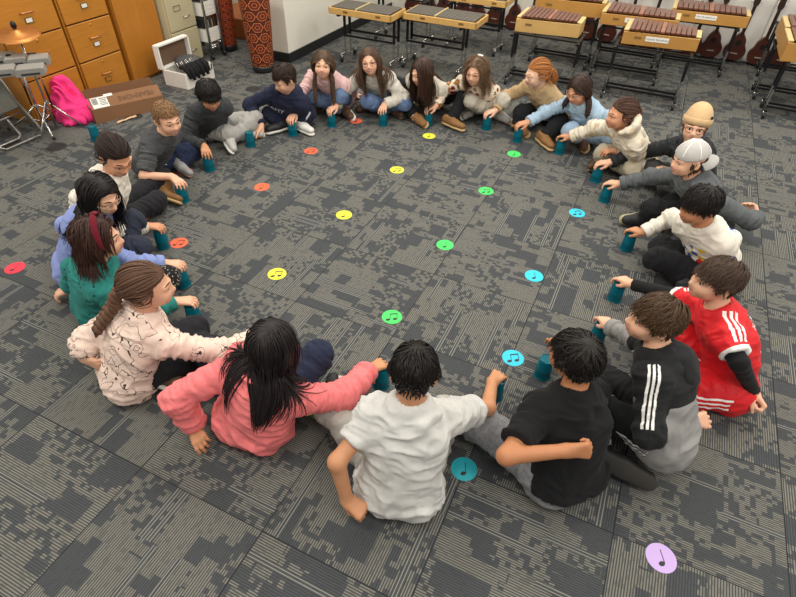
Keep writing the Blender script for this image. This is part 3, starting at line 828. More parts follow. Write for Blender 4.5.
# ------------------------------------------------------------------ worn things
def glasses(colr, shape='round', rad=.019):
    def fn(r, root, g, h, top):
        m = MB(); ll = []; y = float(face_y(g, r, [.031], [-.002])[0]) + .012; L = lambda a: r.H + (hz_(a) * r.hs) @ r.R.T
        for sg in (1, -1):
            t = np.linspace(0, 2 * math.pi, 25); p = 2.0 if shape == 'round' else 3.6
            cx = np.sign(np.cos(t)) * np.abs(np.cos(t)) ** (2 / p); cz = np.sign(np.sin(t)) * np.abs(np.sin(t)) ** (2 / p)
            P = np.stack([sg * .032 + cx * rad * 1.12, y - .004 * np.abs(cx) * (cx * sg > 0), -.003 + cz * rad * .92], 1); m.tube(L(P), .0017, 6, cap=False)
            lens = MB(); ll.append(lens); lens.add(L(np.concatenate([P[:-1], [[sg * .032, y, -.003]]])), [(i, (i + 1) % 24, 24) for i in range(24)])
            m.tube(L([(sg * (.032 + rad * 1.1), y - .003, .003), (sg * .070, y - .025, .004), (sg * .0785, .02, .004), (sg * .080, -.012, .004), (sg * .078, -.03, -.012)]), .0016, 6)
        m.tube(L([(-.032 + rad * 1.1, y, .0), (0, y + .003, .003), (.032 - rad * 1.1, y, .0)]), .0016, 6)
        o = m.build('glasses', M('frame_' + colr, colr, .3, .3), root)
        t = _mats.get('lens')
        if t is None:
            t = NT('lens'); t.b.inputs['Transmission Weight'].default_value = 1; t.b.inputs['IOR'].default_value = 1.02; t.b.inputs['Roughness'].default_value = 0; t.b.inputs['Alpha'].default_value = .25; t = _mats['lens'] = t.m
        for lens in ll: lens.build('lens', t, o)
    return fn
def headband(c):
    def fn(r, root, g, h, top):
        m = MB(); n = 28; P = []
        for k in range(n + 1):
            a = math.radians(-118 + 236 * k / n); q = np.array([math.sin(a) * .088, .018 - .010 * math.cos(a) , .030 + math.cos(a) * .098]); P.append(hl(r, *q))
        rr = [.008 + .007 * math.sin(math.pi * k / n) ** .5 for k in range(n + 1)]
        m.tube(P, rr, 10, flat=.55, fn=r.R[:, 0]); m.build('headband', c, root)
    return fn
def band(side, c, wdt=.016, name='wristband', back=.02, rad=.026):
    def fn(r, root, g, h, top):
        m = MB(); n = nrm(r.W[side] - r.E[side]); p = r.W[side] - n * back
        m.tube([p - n * wdt / 2 * 1.05, p - n * wdt / 2, p + n * wdt / 2, p + n * wdt / 2 * 1.05], [rad - .004, rad, rad, rad - .004], 20); o = m.build(name, c, root, angle=40)
        if name == 'watch':
            d = MB(); dn = -r.HD[side][1]; d.lathe([(.0, .003), (.011, .003), (.012, 0), (.012, -.004)], p + nrm(dn - n * (dn @ n)) * rad, align(dn), 16); d.build('dial', M('watch_dial', '20242a', .2), o)
    return fn
def tie(pos, c, rad=.016, axis=(0, 1, .4), tube=.006, world=False):
    def fn(r, root, g, h, top):
        m = MB(); Rm = align(r.R @ nrm(axis)); c0 = pos if world else hl(r, *pos); t = np.linspace(0, 2 * math.pi, 21)
        P = c0 + (np.stack([rad * np.cos(t), rad * np.sin(t), 0 * t], 1)) @ Rm.T; m.tube(P, [tube * (1 + .25 * math.sin(5 * x)) for x in t], 8, cap=False); m.build('hair_tie', c, root)
    return fn
def tee_collar(c, rad=.052, tube=.007):
    def fn(r, root, g, h, top):
        m = MB(); f = nrm(r.H - r.N); Rm = align(nrm(f * .8 + r.u * .5)); t = np.linspace(0, 2 * math.pi, 33)
        P = r.N + r.u * .004 + (np.stack([rad * np.cos(t), rad * np.sin(t), 0 * t], 1)) @ Rm.T; m.tube(P, tube, 8, cap=False); m.build('collar', c, top)
    return fn
def project(fieldg, o, d, n=160, step=.002):
    """march rays (o, d) onto the zero surface of a grid"""
    P = np.array(o, dtype=float); done = np.zeros(len(P), bool); hit = done.copy()
    for _ in range(n):
        v = fieldg.sample(P); hit |= v < .001; P = np.where(hit[:, None], P, P + d * step)
    return P, hit
# ------------------------------------------------------------------ room shell
def carpet():
    t = NT('carpet_tiles'); co = t.co((1, 1, 1), (0, 0, -RA)); sx = t.node('ShaderNodeSeparateXYZ'); t.link(co, sx.inputs[0])
    ox, oy = .20, -.605
    u = t.math('MULTIPLY', t.math('ADD', sx.outputs[0], ox), 1 / .588); v = t.math('MULTIPLY', t.math('ADD', sx.outputs[1], oy), 1 / .557)
    iu, iv = t.math('FLOOR', u), t.math('FLOOR', v); fu, fv = t.math('FRACT', u), t.math('FRACT', v)
    par = t.math('ABSOLUTE', t.math('MODULO', t.math('ADD', iu, iv), 2.0))
    def pick(a, b):
        m = t.node('ShaderNodeMix'); t.inp(m, 0, t.math('SUBTRACT', 1.0, par)); t.inp(m, 2, a); t.inp(m, 3, b); return m.outputs[0]
    a, b = pick(fv, fu), pick(fu, fv)      # a runs along the pile lines of the tile, b across them
    tid = t.math('ADD', t.math('MULTIPLY', iu, 13.7), t.math('MULTIPLY', iv, 7.3))
    def wn(x, y, sd):
        c = t.node('ShaderNodeCombineXYZ'); t.inp(c, 0, x); t.inp(c, 1, y); t.inp(c, 2, t.math('ADD', tid, sd))
        n = t.node('ShaderNodeTexWhiteNoise'); t.link(c.outputs[0], n.inputs[0]); return n.outputs[0]
    def cells(na, nb, sd, jit=.0):
        q = wn(t.math('FLOOR', t.math('MULTIPLY', b, nb)), 3.0, sd + 50)
        return wn(t.math('FLOOR', t.math('ADD', t.math('MULTIPLY', a, na), t.math('MULTIPLY', q, jit))), t.math('FLOOR', t.math('MULTIPLY', b, nb)), sd)
    big = cells(4.6, 6, 1.0, .8); mid = cells(8, 12, 2.0, .7); zone = cells(3, 4, 4.0, .6); sm = cells(30, 31, 3.0); lng = wn(t.math('FLOOR', t.math('MULTIPLY', b, 16)), t.math('FLOOR', t.math('MULTIPLY', a, 1.6)), 5.0)
    lt = lambda x, k: t.math('LESS_THAN', x, k)
    dark = t.math('MAXIMUM', t.math('MAXIMUM', lt(big, .15), lt(mid, .17)), t.math('MULTIPLY', lt(sm, .42), lt(zone, .62)))
    dark = t.math('MULTIPLY', dark, t.math('SUBTRACT', 1.0, lt(cells(5, 9, 7.0, .9), .16)))
    line = t.math('LESS_THAN', t.math('FRACT', t.math('MULTIPLY', b, 62)), .5)
    rows = t.math('LESS_THAN', wn(t.math('FLOOR', t.math('MULTIPLY', b, 62)), t.math('FLOOR', t.math('MULTIPLY', a, 30)), 9.0), .2)
    sb = t.math('ABSOLUTE', t.math('SUBTRACT', t.math('ABSOLUTE', t.math('SUBTRACT', t.math('FRACT', t.math('MULTIPLY', b, 16)), .5)), .17))
    strip = t.math('GREATER_THAN', lng, .88); dark = t.math('MAXIMUM', dark, t.math('MULTIPLY', strip, lt(t.math('ABSOLUTE', t.math('SUBTRACT', t.math('FRACT', t.math('MULTIPLY', b, 16)), .5)), .34)))
    streak = t.math('MULTIPLY', strip, lt(sb, .055))
    light = t.math('MULTIPLY', line, t.math('SUBTRACT', 1.0, t.math('MULTIPLY', rows, .35)))
    c1 = t.mix(light, lin('494b4b'), lin('827f76')); c2 = t.mix(light, lin('3f4245'), lin('4f5253'))
    c = t.mix(dark, c1, c2); c = t.mix(streak, c, lin('8d8b83'))
    e = t.math('MINIMUM', t.math('MINIMUM', fu, t.math('SUBTRACT', 1.0, fu)), t.math('MINIMUM', fv, t.math('SUBTRACT', 1.0, fv)))
    c = t.mix(t.math('LESS_THAN', e, .004), c, lin('2b2d2f'))
    g = t.noise(t.co(), 350, 2); c = t.mix(t.math('MULTIPLY', g, .25), c, lin('3a3c3f'))
    t.base(c); t.b.inputs['Roughness'].default_value = .95; t.b.inputs['Specular IOR Level'].default_value = .15
    t.bump(t.math('ADD', line, g), .35, .002); return t.m
def slab(name, u0, u1, v0, v1, z0, z1, mat, bev=0.0, parent=None, smooth=False):
    m = MB(); m.box(room((u0 + u1) / 2, (v0 + v1) / 2, (z0 + z1) / 2), (abs(u1 - u0), abs(v1 - v0), z1 - z0), RROOM, bev=bev); return m.build(name, mat, parent, smooth=smooth)
WALLM = M('wall_paint', 'e3dfd3', .7, noise=.03, nscale=6, bump=.1, bscale=150)
BASEM = M('black_rubber_base', '1d1f22', .45)
struct(slab('floor', -5.4, 6.5, -3.0, 7.9, -.06, 0, carpet()))
struct(slab('wall_left', -5.2, -5.05, -3.0, 7.9, 0, 2.9, WALLM)); struct(slab('wall_back', -5.05, 6.5, 7.45, 7.6, 0, 2.9, WALLM))
struct(slab('wall_partition', -3.86, -3.55, 4.92, 7.45, 0, 2.9, WALLM, .004))
struct(slab('baseboard_partition', -3.872, -3.538, 4.908, 7.45, 0, .10, BASEM, .004)); struct(slab('baseboard_left', -5.05, -5.035, 4.95, 7.45, 0, .10, BASEM)); struct(slab('baseboard_back', -3.53, 6.5, 7.438, 7.452, 0, .02, BASEM))
# ------------------------------------------------------------------ oak drawers and steel cabinet
OAK = M('oak_veneer', 'b97a2a', .38, noise=.22, nscale=7, stretch=(1, 1, 9)); OAK2 = M('oak_door', 'b8772a', .4, noise=.18, nscale=5, stretch=(6, 6, .6)); GAP = M('dark_gap', '24150a', .8); CHR = M('chrome', 'c9cac8', .22, 1.0); BRS = M('copper_pull', 'c88a5a', .35, .6); WHT = M('card_white', 'efece4', .7)
def drawer_unit(v0, v1, label, uf=-4.5):
    r = thing('filing_cabinet', label, 'cabinet', room(-4.78, (v0 + v1) / 2), 'oak drawer cabinets along the wall')
    slab('carcass', -5.03, uf - .02, v0, v1, .0, 1.26, GAP if False else OAK, .003, r); slab('recess', uf - .0195, uf - .016, v0 + .012, v1 - .012, .035, 1.25, GAP, 0, r)
    for i in range(4):
        z0 = .035 + i * .303; d = slab('drawer', uf - .022, uf, v0 + .012, v1 - .012, z0, z0 + .292, OAK, .004, r); vc = (v0 + v1) / 2; zc = z0 + .165
        m = MB(); m.tube([room(uf, vc - .05, zc), room(uf + .022, vc - .048, zc), room(uf + .026, vc - .03, zc), room(uf + .026, vc + .03, zc), room(uf + .022, vc + .048, zc), room(uf, vc + .05, zc)], .006, 8); m.build('handle', BRS, d)
        m = MB(); m.box(room(uf + .002, vc, zc - .058), (.006, .066, .042), RROOM, 0); m.box(room(uf + .0045, vc, zc - .058), (.003, .052, .028), RROOM, 1); m.build('card_holder', [M('holder_metal', '8b7440', .4, .7), WHT if i else OAK], d, smooth=False)
        m = MB(); m.lathe([(.009, 0), (.009, .004), (.0, .005)], room(uf, vc, z0 + .262), align(UU), 14); m.build('lock', M('lock_brass', 'd2a050', .3, .8), d)
drawer_unit(2.62, 3.145, 'oak drawer cabinet nearest the grey block stand, pink jacket against its bottom drawer')
drawer_unit(3.165, 3.635, 'narrower oak drawer cabinet right behind the long cardboard box')
r = thing('wardrobe_cabinet', 'plain oak door cabinet between the oak drawers and the beige filing cabinet', 'cabinet', room(-4.78, 3.92))
slab('carcass', -5.03, -4.522, 3.68, 4.165, 0, 1.9, OAK2, .003, r); slab('door', -4.52, -4.5, 3.683, 4.162, .03, 1.89, OAK2, .003, r)
BEIGE = M('beige_steel', 'bdb391', .45, noise=.03); r = thing('filing_cabinet', 'beige steel filing cabinet beside the plain oak door', 'cabinet', room(-4.7, 4.38))
slab('carcass', -5.03, -4.43, 4.19, 4.575, 0, 1.32, BEIGE, .006, r)
for i in range(4):
    z0 = .03 + i * .32; d = slab('drawer', -4.43, -4.41, 4.2, 4.565, z0, z0 + .31, BEIGE, .006, r); m = MB()
    for q in ((0, .036, .0, .006), (0, -.036, 0, .006)): m.box(room(-4.407, 4.33, z0 + .20 + q[1] * .6), (.006, .085, .006), RROOM)
    for q in (-.042, .042): m.box(room(-4.407, 4.33 + q, z0 + .20), (.006, .006, .05), RROOM)
    m.build('card_holder', CHR, d, smooth=False); m = MB(); m.tube([room(-4.41, 4.40, z0 + .11), room(-4.39, 4.405, z0 + .11), room(-4.39, 4.47, z0 + .11), room(-4.41, 4.475, z0 + .11)], .006, 8); m.build('handle', CHR, d)
    if i < 2: pass
# chrome cart with media trays
r = thing('media_cart', 'chrome frame cart with white trays beside the beige filing cabinet', 'cart', room(-4.35, 4.70)); m = MB()
for v in (4.60, 4.79):
    for u in (-4.6, -4.32): m.tube([room(u, v, .06), room(u, v, 1.15)], .014, 10); 
m.tube([room(-4.32, 4.79, .10), room(-4.32, 4.82, .5), room(-4.32, 4.82, 1.15)], .010, 8)
for z in (.12, .14): m.tube([room(-4.32, 4.60, z), room(-4.32, 4.79, z)], .010, 8); m.tube([room(-4.6, 4.79, z), room(-4.32, 4.79, z)], .010, 8)
m.build('frame', CHR, r)
for k in range(3):
    z = .17 + .25 * k; m = MB(); 
    for q in range(7): m.box(room(-4.33 + .0015 * (q % 2), 4.695, z + .012 + q * .019), (.012, .165, .0175), RROOM, bev=.003)
    m.box(room(-4.46, 4.695, z + .06), (.24, .165, .12), RROOM); m.build('tray', WHT, r, smooth=False)
    m = MB(); rr = random.Random(k)
    for q in range(8): m.box(room(-4.45, 4.628 + q * .019, z + .175), (.2, .012 + rr.random() * .01, .07), RROOM, mi=q % 3)
    m.build('binder_row', [M('book_dark', '23262b', .6), M('book_brown', '54402f', .6), M('book_pale', '9a958b', .6)], r, smooth=False)['kind'] = 'stuff'
for v in (4.60, 4.79):
    m = MB(); m.lathe([(.0, -.011), (.024, -.011), (.027, 0), (.024, .011), (0, .011)], room(-4.32, v, .028), align(VV), 16); m.build('caster', BASEM, r)
# ------------------------------------------------------------------ drums
def drum_cloth(name, a, b, sc, line):
    t = NT(name); tc = t.node('ShaderNodeTexCoord'); mp = t.node('ShaderNodeMapping'); t.link(tc.outputs['UV'], mp.inputs[0]); mp.inputs['Scale'].default_value = sc
    s = t.node('ShaderNodeSeparateXYZ'); t.link(mp.outputs[0], s.inputs[0]); x, y = s.outputs[0], s.outputs[1]
    fx = t.math('SUBTRACT', t.math('FRACT', t.math('ADD', x, t.math('MULTIPLY', t.math('MODULO', t.math('FLOOR', y), 2.0), .5))), .5); fy = t.math('SUBTRACT', t.math('FRACT', y), .5)
    ax, ay = t.math('ABSOLUTE', fx), t.math('ABSOLUTE', fy)
    hx = t.math('MAXIMUM', t.math('MULTIPLY', ay, 1.0), t.math('ADD', t.math('MULTIPLY', ax, .87), t.math('MULTIPLY', ay, .5)))
    ring = t.math('LESS_THAN', t.math('ABSOLUTE', t.math('SUBTRACT', hx, .40)), line); ring2 = t.math('LESS_THAN', t.math('ABSOLUTE', t.math('SUBTRACT', hx, .17)), line * .7)
    dk = t.math('LESS_THAN', t.math('ABSOLUTE', t.math('SUBTRACT', hx, .48)), .035)
    c = t.mix(t.noise(t.co(), 40, 3), lin(b), lin('5a1c0c')); c = t.mix(dk, c, lin('1c0a06')); c = t.mix(t.math('MAXIMUM', ring, ring2), c, lin(a)); t.base(c); t.b.inputs['Roughness'].default_value = .6; return t.m
def drum(u, v, z, rb, rt, h, label, mat):
    r = thing('conga_drum', label, 'drum', room(u, v, z), 'patterned drums behind the circle'); c = room(u, v, z); seg = 40; ring = 12; V = []; F = []
    me = MB(); prof = [(rb + (rt - rb) * (i / ring) ** .8, .06 + (h - .06) * i / ring) for i in range(ring + 1)]
    me.lathe(prof, c, None, seg); o = me.build('shell', mat, r, angle=60); uvl = o.data.uv_layers.new(name='UVMap')
    for p in o.data.polygons:
        w = [o.data.vertices[i].co for i in p.vertices]; an = [math.atan2(q.y - c[1], q.x - c[0]) / (2 * math.pi) for q in w]; mx = max(an)
        for li, q, a_ in zip(p.loop_indices, w, an): uvl.data[li].uv = (a_ + 1 if mx - a_ > .5 else a_, (q.z - z) / h)
    b = MB(); b.lathe([(rb * .7, 0), (rb * .95, .0), (rb * 1.03, .02), (rb * 1.03, .05), (rb, .065)], c, None, seg); b.build('rubber_foot', BASEM, r)
    b = MB(); b.lathe([(rt * 1.0, h - .03), (rt * 1.03, h - .03), (rt * 1.03, h), (rt * .9, h + .006), (0, h + .008)], c, None, seg); b.build('drum_head', M('drum_skin', 'd8cfb8', .5), r)
DR1 = drum_cloth('drum_hexagons', 'c9713a', '5e1f0e', (7, 7.5, 1), .032); DR2 = drum_cloth('drum_swirls', 'b8522a', '7c2812', (8, 9, 1), .06)
drum(-3.66, 4.60, 0, .108, .152, .74, 'tall tapered drum in hexagon cloth beside the white partition end', DR1)
drum(-4.40, 4.97, 0, .092, .13, .72, 'dark red swirl-patterned drum right of the chrome cart', DR2)
drum(-4.40, 5.55, .22, .09, .125, .60, 'swirl-patterned drum standing on the low wooden riser', DR2)
drum(-3.98, 4.96, 0, .09, .12, .74, 'dark red drum squeezed between hexagon drum and partition', DR2)
o = slab('riser', -5.0, -3.95, 5.35, 6.1, 0, .22, M('riser_wood', 'a5602a', .45, noise=.15, nscale=6), .006); tag(o, 'low wooden riser behind the patterned drums', 'riser')
# ------------------------------------------------------------------ instrument stands along the back
BLK = M('black_steel', '17181b', .4, .3); LWOOD = M('maple_box', 'cfa662', .4, noise=.12, nscale=9, stretch=(6, 1, 1)); LWOOD2 = M('birch_box', 'cda767', .42, noise=.13, nscale=8, stretch=(1, 1, 1)); YW = M('pale_endcap', 'd6bd80', .4); GREYTOP = M('grey_key_cover', '5f5a52', .7, noise=.2, nscale=60); RW = M('rosewood_bars', '6e4030', .35, noise=.2, nscale=12); RW2 = M('rosewood_light', '99604a', .35, noise=.2, nscale=12)
def stand(u0, u1, vf, label, depth=.30, zt=.47, low=False):
    vc = vf + depth / 2; r = thing('instrument_stand', label, 'stand', room((u0 + u1) / 2, vc), 'black instrument stands along the back')
    for u in (u0, u1):
        m = MB(); m.box(room(u, vc, .075), (.024, depth, .024), RROOM, bev=.004); f = m.build('foot', CHR if not low else BLK, r)
        for v in (vf + .02, vf + depth - .02):
            m = MB(); m.lathe([(0, -.012), (.026, -.012), (.03, -.006), (.03, .006), (.026, .012), (0, .012)], room(u, v, .031), align(UU), 16); m.box(room(u, v, .055), (.034, .02, .03), RROOM, mi=1); m.build('caster', [BASEM, CHR], f)
        for dv in (-.055, .055):
            m = MB(); m.tube([room(u, vc + dv, .08), room(u, vc + dv, .26)], .009, 8, mi=1); m.box(room(u, vc + dv, (.24 + zt) / 2), (.022, .022, zt - .24), RROOM); m.build('post', [BLK, CHR], r, smooth=False)
        m = MB(); m.box(room(u, vc, zt), (.026, depth + .04, .02), RROOM); m.build('rail', BLK, r, smooth=False)
    m = MB()
    if low:
        for dv in (-.05, .05): m.box(room((u0 + u1) / 2, vc + dv, .085), (u1 - u0, .018, .02), RROOM)
    else: m.box(room((u0 + u1) / 2, vc - .07, .255), (u1 - u0, .012, .02), RROOM); m.box(room((u0 + u1) / 2, vc + .07, .275), (u1 - u0, .014, .022), RROOM)
    m.build('crossbar', BLK, r, smooth=False); m = MB()
    for dv in (-.12, .12): m.box(room((u0 + u1) / 2, vc + dv, zt + .006), (u1 - u0 + .02, .018, .014), RROOM)
    m.build('support_bar', BLK, r, smooth=False)
def text_mesh(body, size, fine=0):
    cu = bpy.data.curves.new('t', 'FONT'); cu.body = body; cu.size = size; cu.align_x = 'CENTER'; cu.align_y = 'CENTER'; cu.resolution_u = 3
    o = bpy.data.objects.new('t', cu); col.objects.link(o); bpy.context.view_layer.update(); me = o.to_mesh(); V, F = [], []
    import bmesh
    b = bmesh.new(); b.from_mesh(me); bmesh.ops.triangulate(b, faces=b.faces[:])
    if fine: bmesh.ops.subdivide_edges(b, edges=b.edges[:], cuts=fine, use_grid_fill=True); bmesh.ops.triangulate(b, faces=b.faces[:])
    b.verts.index_update(); V = np.array([v.co[:] for v in b.verts]).reshape(-1, 3); F = [tuple(v.index for v in f.verts) for f in b.faces]; b.free()
    bpy.data.objects.remove(o); bpy.data.curves.remove(cu); return V, F
INK = M('printed_ink', '2a2a2c', .7)
def paper_label(c, R, w, h, body, size, name='name_label', parent=None):
    """a flat paper label: local x along the text, y up, z out"""
    m = MB(); m.box(c, (w, h, .0016), R); V, F = text_mesh(body, size); V = V[:, :3].copy(); V[:, 2] = .0012; m.add(V @ np.asarray(R).T + c, F, 1); return m.build(name, [WHT, INK], parent, smooth=False)
def xylophone(u0, u1, vf, d0, d1, z, label, kind, wood=LWOOD2, h=.13, text=None, nb=13):
    """resonator box, wide at the low left end; bars across it"""
    vc = vf + .17; r = thing('xylophone', label, 'instrument', room((u0 + u1) / 2, vc, z), 'classroom bar instruments on stands'); m = MB()
    if kind == 'cover':
        m.box(room((u0 + u1) / 2, vc - d0 / 2 + .008, z + .03), (u1 - u0, .016, .06), RROOM, bev=.004); m.box(room((u0 + u1) / 2, vc + d0 / 2 - .008, z + .03), (u1 - u0, .016, .06), RROOM, bev=.004)
        for u in (u0 + .008, u1 - .008): m.box(room(u, vc, z + .03), (.016, d0, .06), RROOM, bev=.004)
        m.box(room((u0 + u1) / 2, vc, z + .01), (u1 - u0 - .01, d0 - .01, .018), RROOM); m.build('resonator_box', wood, r, smooth=False)
        for s in (0, 1):
            a = u0 + .025 + s * (u1 - u0 - .05) * .43; b = a + (u1 - u0 - .05) * (.42 if s == 0 else .56); q = MB(); n = 9
            for k in range(n): q.box(room(a + (b - a) * (k + .5) / n, vc, z + .062), ((b - a) / n - .003, d0 - .05, .012), RROOM, bev=.002)
            q.build('bar_row', GREYTOP, r, smooth=False)
        q = MB(); q.box(room(u0 + (u1 - u0) * .44, vc, z + .066), (.012, d0 - .02, .016), RROOM); q.build('divider', YW, r, smooth=False)
        for u in (u0 + .28 * (u1 - u0), u0 + .8 * (u1 - u0)): q = MB(); q.box(room(u, vc - d0 / 2 - .002, z + .034), (.05, .006, .018), RROOM); q.build('latch', M('latch_brown', '7a5526', .5), r, smooth=False)
        return r
    P = [room(u0, vc - d0 / 2, 0), room(u1, vc - d1 / 2, 0), room(u1, vc + d1 / 2, 0), room(u0, vc + d0 / 2, 0)]
    for a, b in ((0, 1), (1, 2), (2, 3), (3, 0)):
        q = P[b] - P[a]; L = np.linalg.norm(q); R = cols(nrm(q), np.cross(UP, nrm(q)), UP); m.box((P[a] + P[b]) / 2 + UP * (z + h / 2), (L + .012, .014, h), R, bev=.003)
    m.add([p + UP * (z + .02) for p in P], [(0, 1, 2, 3)]); m.build('resonator_box', wood, r, smooth=False)
    for k in range(nb):
        t = (k + .5) / nb; u = u0 + .035 + (u1 - u0 - .07) * t; L = (d0 + (d1 - d0) * t) * .98 + .02; q = MB()
        q.box(room(u, vc, z + h + .022), ((u1 - u0 - .07) / nb - .006, L, .018), RROOM, bev=.003); q.build('bar', RW2 if k in (nb // 2,) else RW, r, smooth=False)
    for u, d in ((u0 + .012, d0), (u1 - .012, d1)): q = MB(); q.box(room(u, vc, z + h + .008), (.045, d * .9, .016), RROOM, bev=.004); q.build('end_cap', YW, r, smooth=False)
    front = P[1] - P[0]; R = cols(nrm(front), UP, np.cross(nrm(front), UP)); q = MB(); q.box(P[0] + front * .2 + UP * (z + h * .62) - VV * .009, (.06, .018, .004), R); q.build('badge', M('badge_brown', '7d6233', .5), r, smooth=False)
    if text: paper_label(P[0] + front * .46 + UP * (z + h * .60) - VV * .0095, R, .2, .042, text, .024, parent=r)
    return r
ZT = .485
A_ = [(-3.08, -2.5, 5.20, 'front-row black stand nearest the white partition'), (-2.42, -1.80, 5.36, 'front-row black stand under the second grey-topped instrument'), (-1.30, -.68, 5.42, 'front-row black stand behind the red-haired girl', True), (-.36, .29, 5.52, 'front-row black stand under the labelled xylophone', True), (1.06, 1.72, 5.72, 'front-row black stand at the right edge of the view', True)]
for q in A_: stand(q[0], q[1], q[2], q[3], low=len(q) > 4, depth=.34)
B_ = [(-3.12, -2.50, 6.1, 'second-row black stand beside the white partition', False), (-2.25, -1.67, 6.2, 'second-row black stand behind the pair of grey-topped instruments', False), (-1.27, -.66, 6.25, 'second-row black stand behind the curly-haired girl', True), (-.57, .07, 6.12, 'second-row black stand behind the labelled xylophone', True), (1.0, 1.7, 6.22, 'second-row black stand at the right edge', True), (-.62, .0, 6.68, 'third-row black stand close to the ukuleles, left of two', True), (.06, .68, 6.74, 'third-row black stand close to the ukuleles, right of two', True), (1.06, 1.75, 6.98, 'third-row black stand at the right, against the ukuleles', True)]
for q in B_: stand(q[0], q[1], q[2], q[3], low=q[4], depth=.32)
xylophone(-3.17, -2.46, 5.16, .36, .36, ZT, 'pale wooden bar instrument with grey top nearest the partition', 'cover', LWOOD)
xylophone(-2.42, -1.64, 5.36, .38, .38, ZT, 'pale wooden bar instrument with two grey halves on top', 'cover', LWOOD)
xylophone(-1.30, -.72, 5.56, .42, .26, ZT - .005, 'wooden xylophone with reddish bars behind the red-haired girl', 'bars', h=.115)
xylophone(-.32, .31, 5.66, .42, .26, ZT, 'front wooden xylophone with a white name label on its side', 'bars', M('oak_box', 'b98844', .4, noise=.14, nscale=8), h=.105, text='Soprano Xylophone')
xylophone(1.0, 1.66, 5.86, .46, .28, ZT, 'wooden xylophone cut by the right edge of the view', 'bars', M('oak_box', 'b98844', .4), h=.15)
xylophone(-2.27, -1.6, 6.2, .34, .34, ZT + .02, 'pale wooden instrument in the second row behind the grey-topped pair', 'cover', LWOOD)
xylophone(-1.30, -.62, 6.28, .40, .26, ZT + .02, 'second-row wooden xylophone behind the red-haired girl', 'bars', M('oak_box', 'b98844', .4), h=.13)
xylophone(-.60, .10, 6.14, .40, .26, ZT + .02, 'second-row wooden xylophone with label just behind the front labelled one', 'bars', M('oak_box', 'b98844', .4), h=.10, text='Alto Xylophone')
xylophone(1.0, 1.68, 6.30, .44, .28, ZT + .02, 'second-row wooden xylophone at the right edge', 'bars', M('oak_box', 'b98844', .4), h=.14)
xylophone(.02, .74, 6.76, .40, .28, ZT, 'third-row wooden xylophone with paper label in front of ukuleles', 'bars', M('oak_box', 'b98844', .4), h=.10, text='Alto Metallophone')
# ------------------------------------------------------------------ ukuleles
UKE = M('mahogany', '4a231a', .32, noise=.25, nscale=10); UKN = M('uke_neck', '2c1712', .4); BRG = M('bridge_wood', '8f7f73', .4); PEG = M('peg_chrome', 'b9bab8', .3, .8)
def uke_parts():
    pr = []
    for i in range(49):
        a = 2 * math.pi * i / 48; y = math.cos(a); zz = .145 + .142 * -y
        t = zz / .29; w = .112 * math.sin(math.pi * min(1, t ** .72 if t > 0 else 0)) ** .55 if 0 < t < 1 else 0
        w *= 1 - .20 * math.exp(-((t - .60) / .13) ** 2); w *= (1 if t < .55 else 1 - .22 * (t - .55) / .45)
        pr.append((math.copysign(w, math.sin(a)) if abs(math.sin(a)) > 1e-6 else 0, zz))
    pr = pr[:-1]; b = MB(); R = cols(V3(1, 0, 0), UP, V3(0, -1, 0)); n = len(pr); V = []; 
    for d, s in ((0, .96), (-.006, 1), (-.064, 1), (-.070, .96)): V += [(x * s, d + .0, .145 + (z - .145) * s) for x, z in pr]
    F = [tuple(range(n)), tuple(range(3 * n, 4 * n))[::-1]] + [(k * n + i, (k + 1) * n + i, (k + 1) * n + (i + 1) % n, k * n + (i + 1) % n) for k in range(3) for i in range(n)]; b.add(V, F)
    out = [('body', b, UKE, 40)]
    s = MB(); s.lathe([(.028, 0), (.030, .001), (0, .0012)], (0, -.0705, .19), align(V3(0, -1, 0)), 20); out.append(('sound_hole', s, M('hole_dark', '0c0807', .8), None))
    q = MB(); q.box((0, -.074, .08), (.075, .010, .014), None, bev=.003); out.append(('bridge', q, BRG, None))
    k = MB(); k.box((0, -.068, .42), (.034, .020, .30), None, bev=.006); out.append(('neck', k, UKN, None))
    hd = MB(); hd.prism([(-.022, 0), (.022, 0), (.032, .03), (.028, .115), (0, .122), (-.028, .115), (-.032, .03)], (0, -.058, .565), R, .016); out.append(('headstock', hd, UKN, None))
    pg = MB()
    for sx in (-1, 1):
        for z in (.60, .65): pg.tube([(sx * .028, -.066, z), (sx * .043, -.066, z)], .004, 8); pg.ball((sx * .048, -.066, z), (.007, .004, .009))
    out.append(('tuning_pegs', pg, PEG, None)); return out
UP_ = uke_parts(); umesh = [(n, m.mesh(n), mt, an) for n, m, mt, an in UP_]; first = None
un = [('ukulele farthest left, in the corner behind the first grey-topped instrument', -3.35)]
for k in range(20):
    u = -3.2 + k * .235 + (.012 if k % 3 == 0 else -.008); near = ['first', 'second', 'third', 'fourth', 'fifth', 'sixth', 'seventh', 'eighth', 'ninth', 'tenth', 'eleventh', 'twelfth', 'thirteenth', 'fourteenth', 'fifteenth', 'sixteenth', 'seventeenth', 'eighteenth', 'nineteenth', 'twentieth']
    r = thing('ukulele', 'dark brown ukulele on the back wall, %s counted from the corner' % near[k], 'ukulele', room(u, 7.413, .012 + .006 * (k % 3)), 'row of ukuleles along the back wall'); r.rotation_euler = (0, math.radians((-3, 2, 0, 3)[k % 4]), RA)
    for n, me, mt, an in umesh:
        if k == 0:
            o = link(n, me, mt, r, True, True); o.data.set_sharp_from_angle(angle=math.radians(an or 35))
        else:
            o = bpy.data.objects.new(n, me); col.objects.link(o); o.parent = r
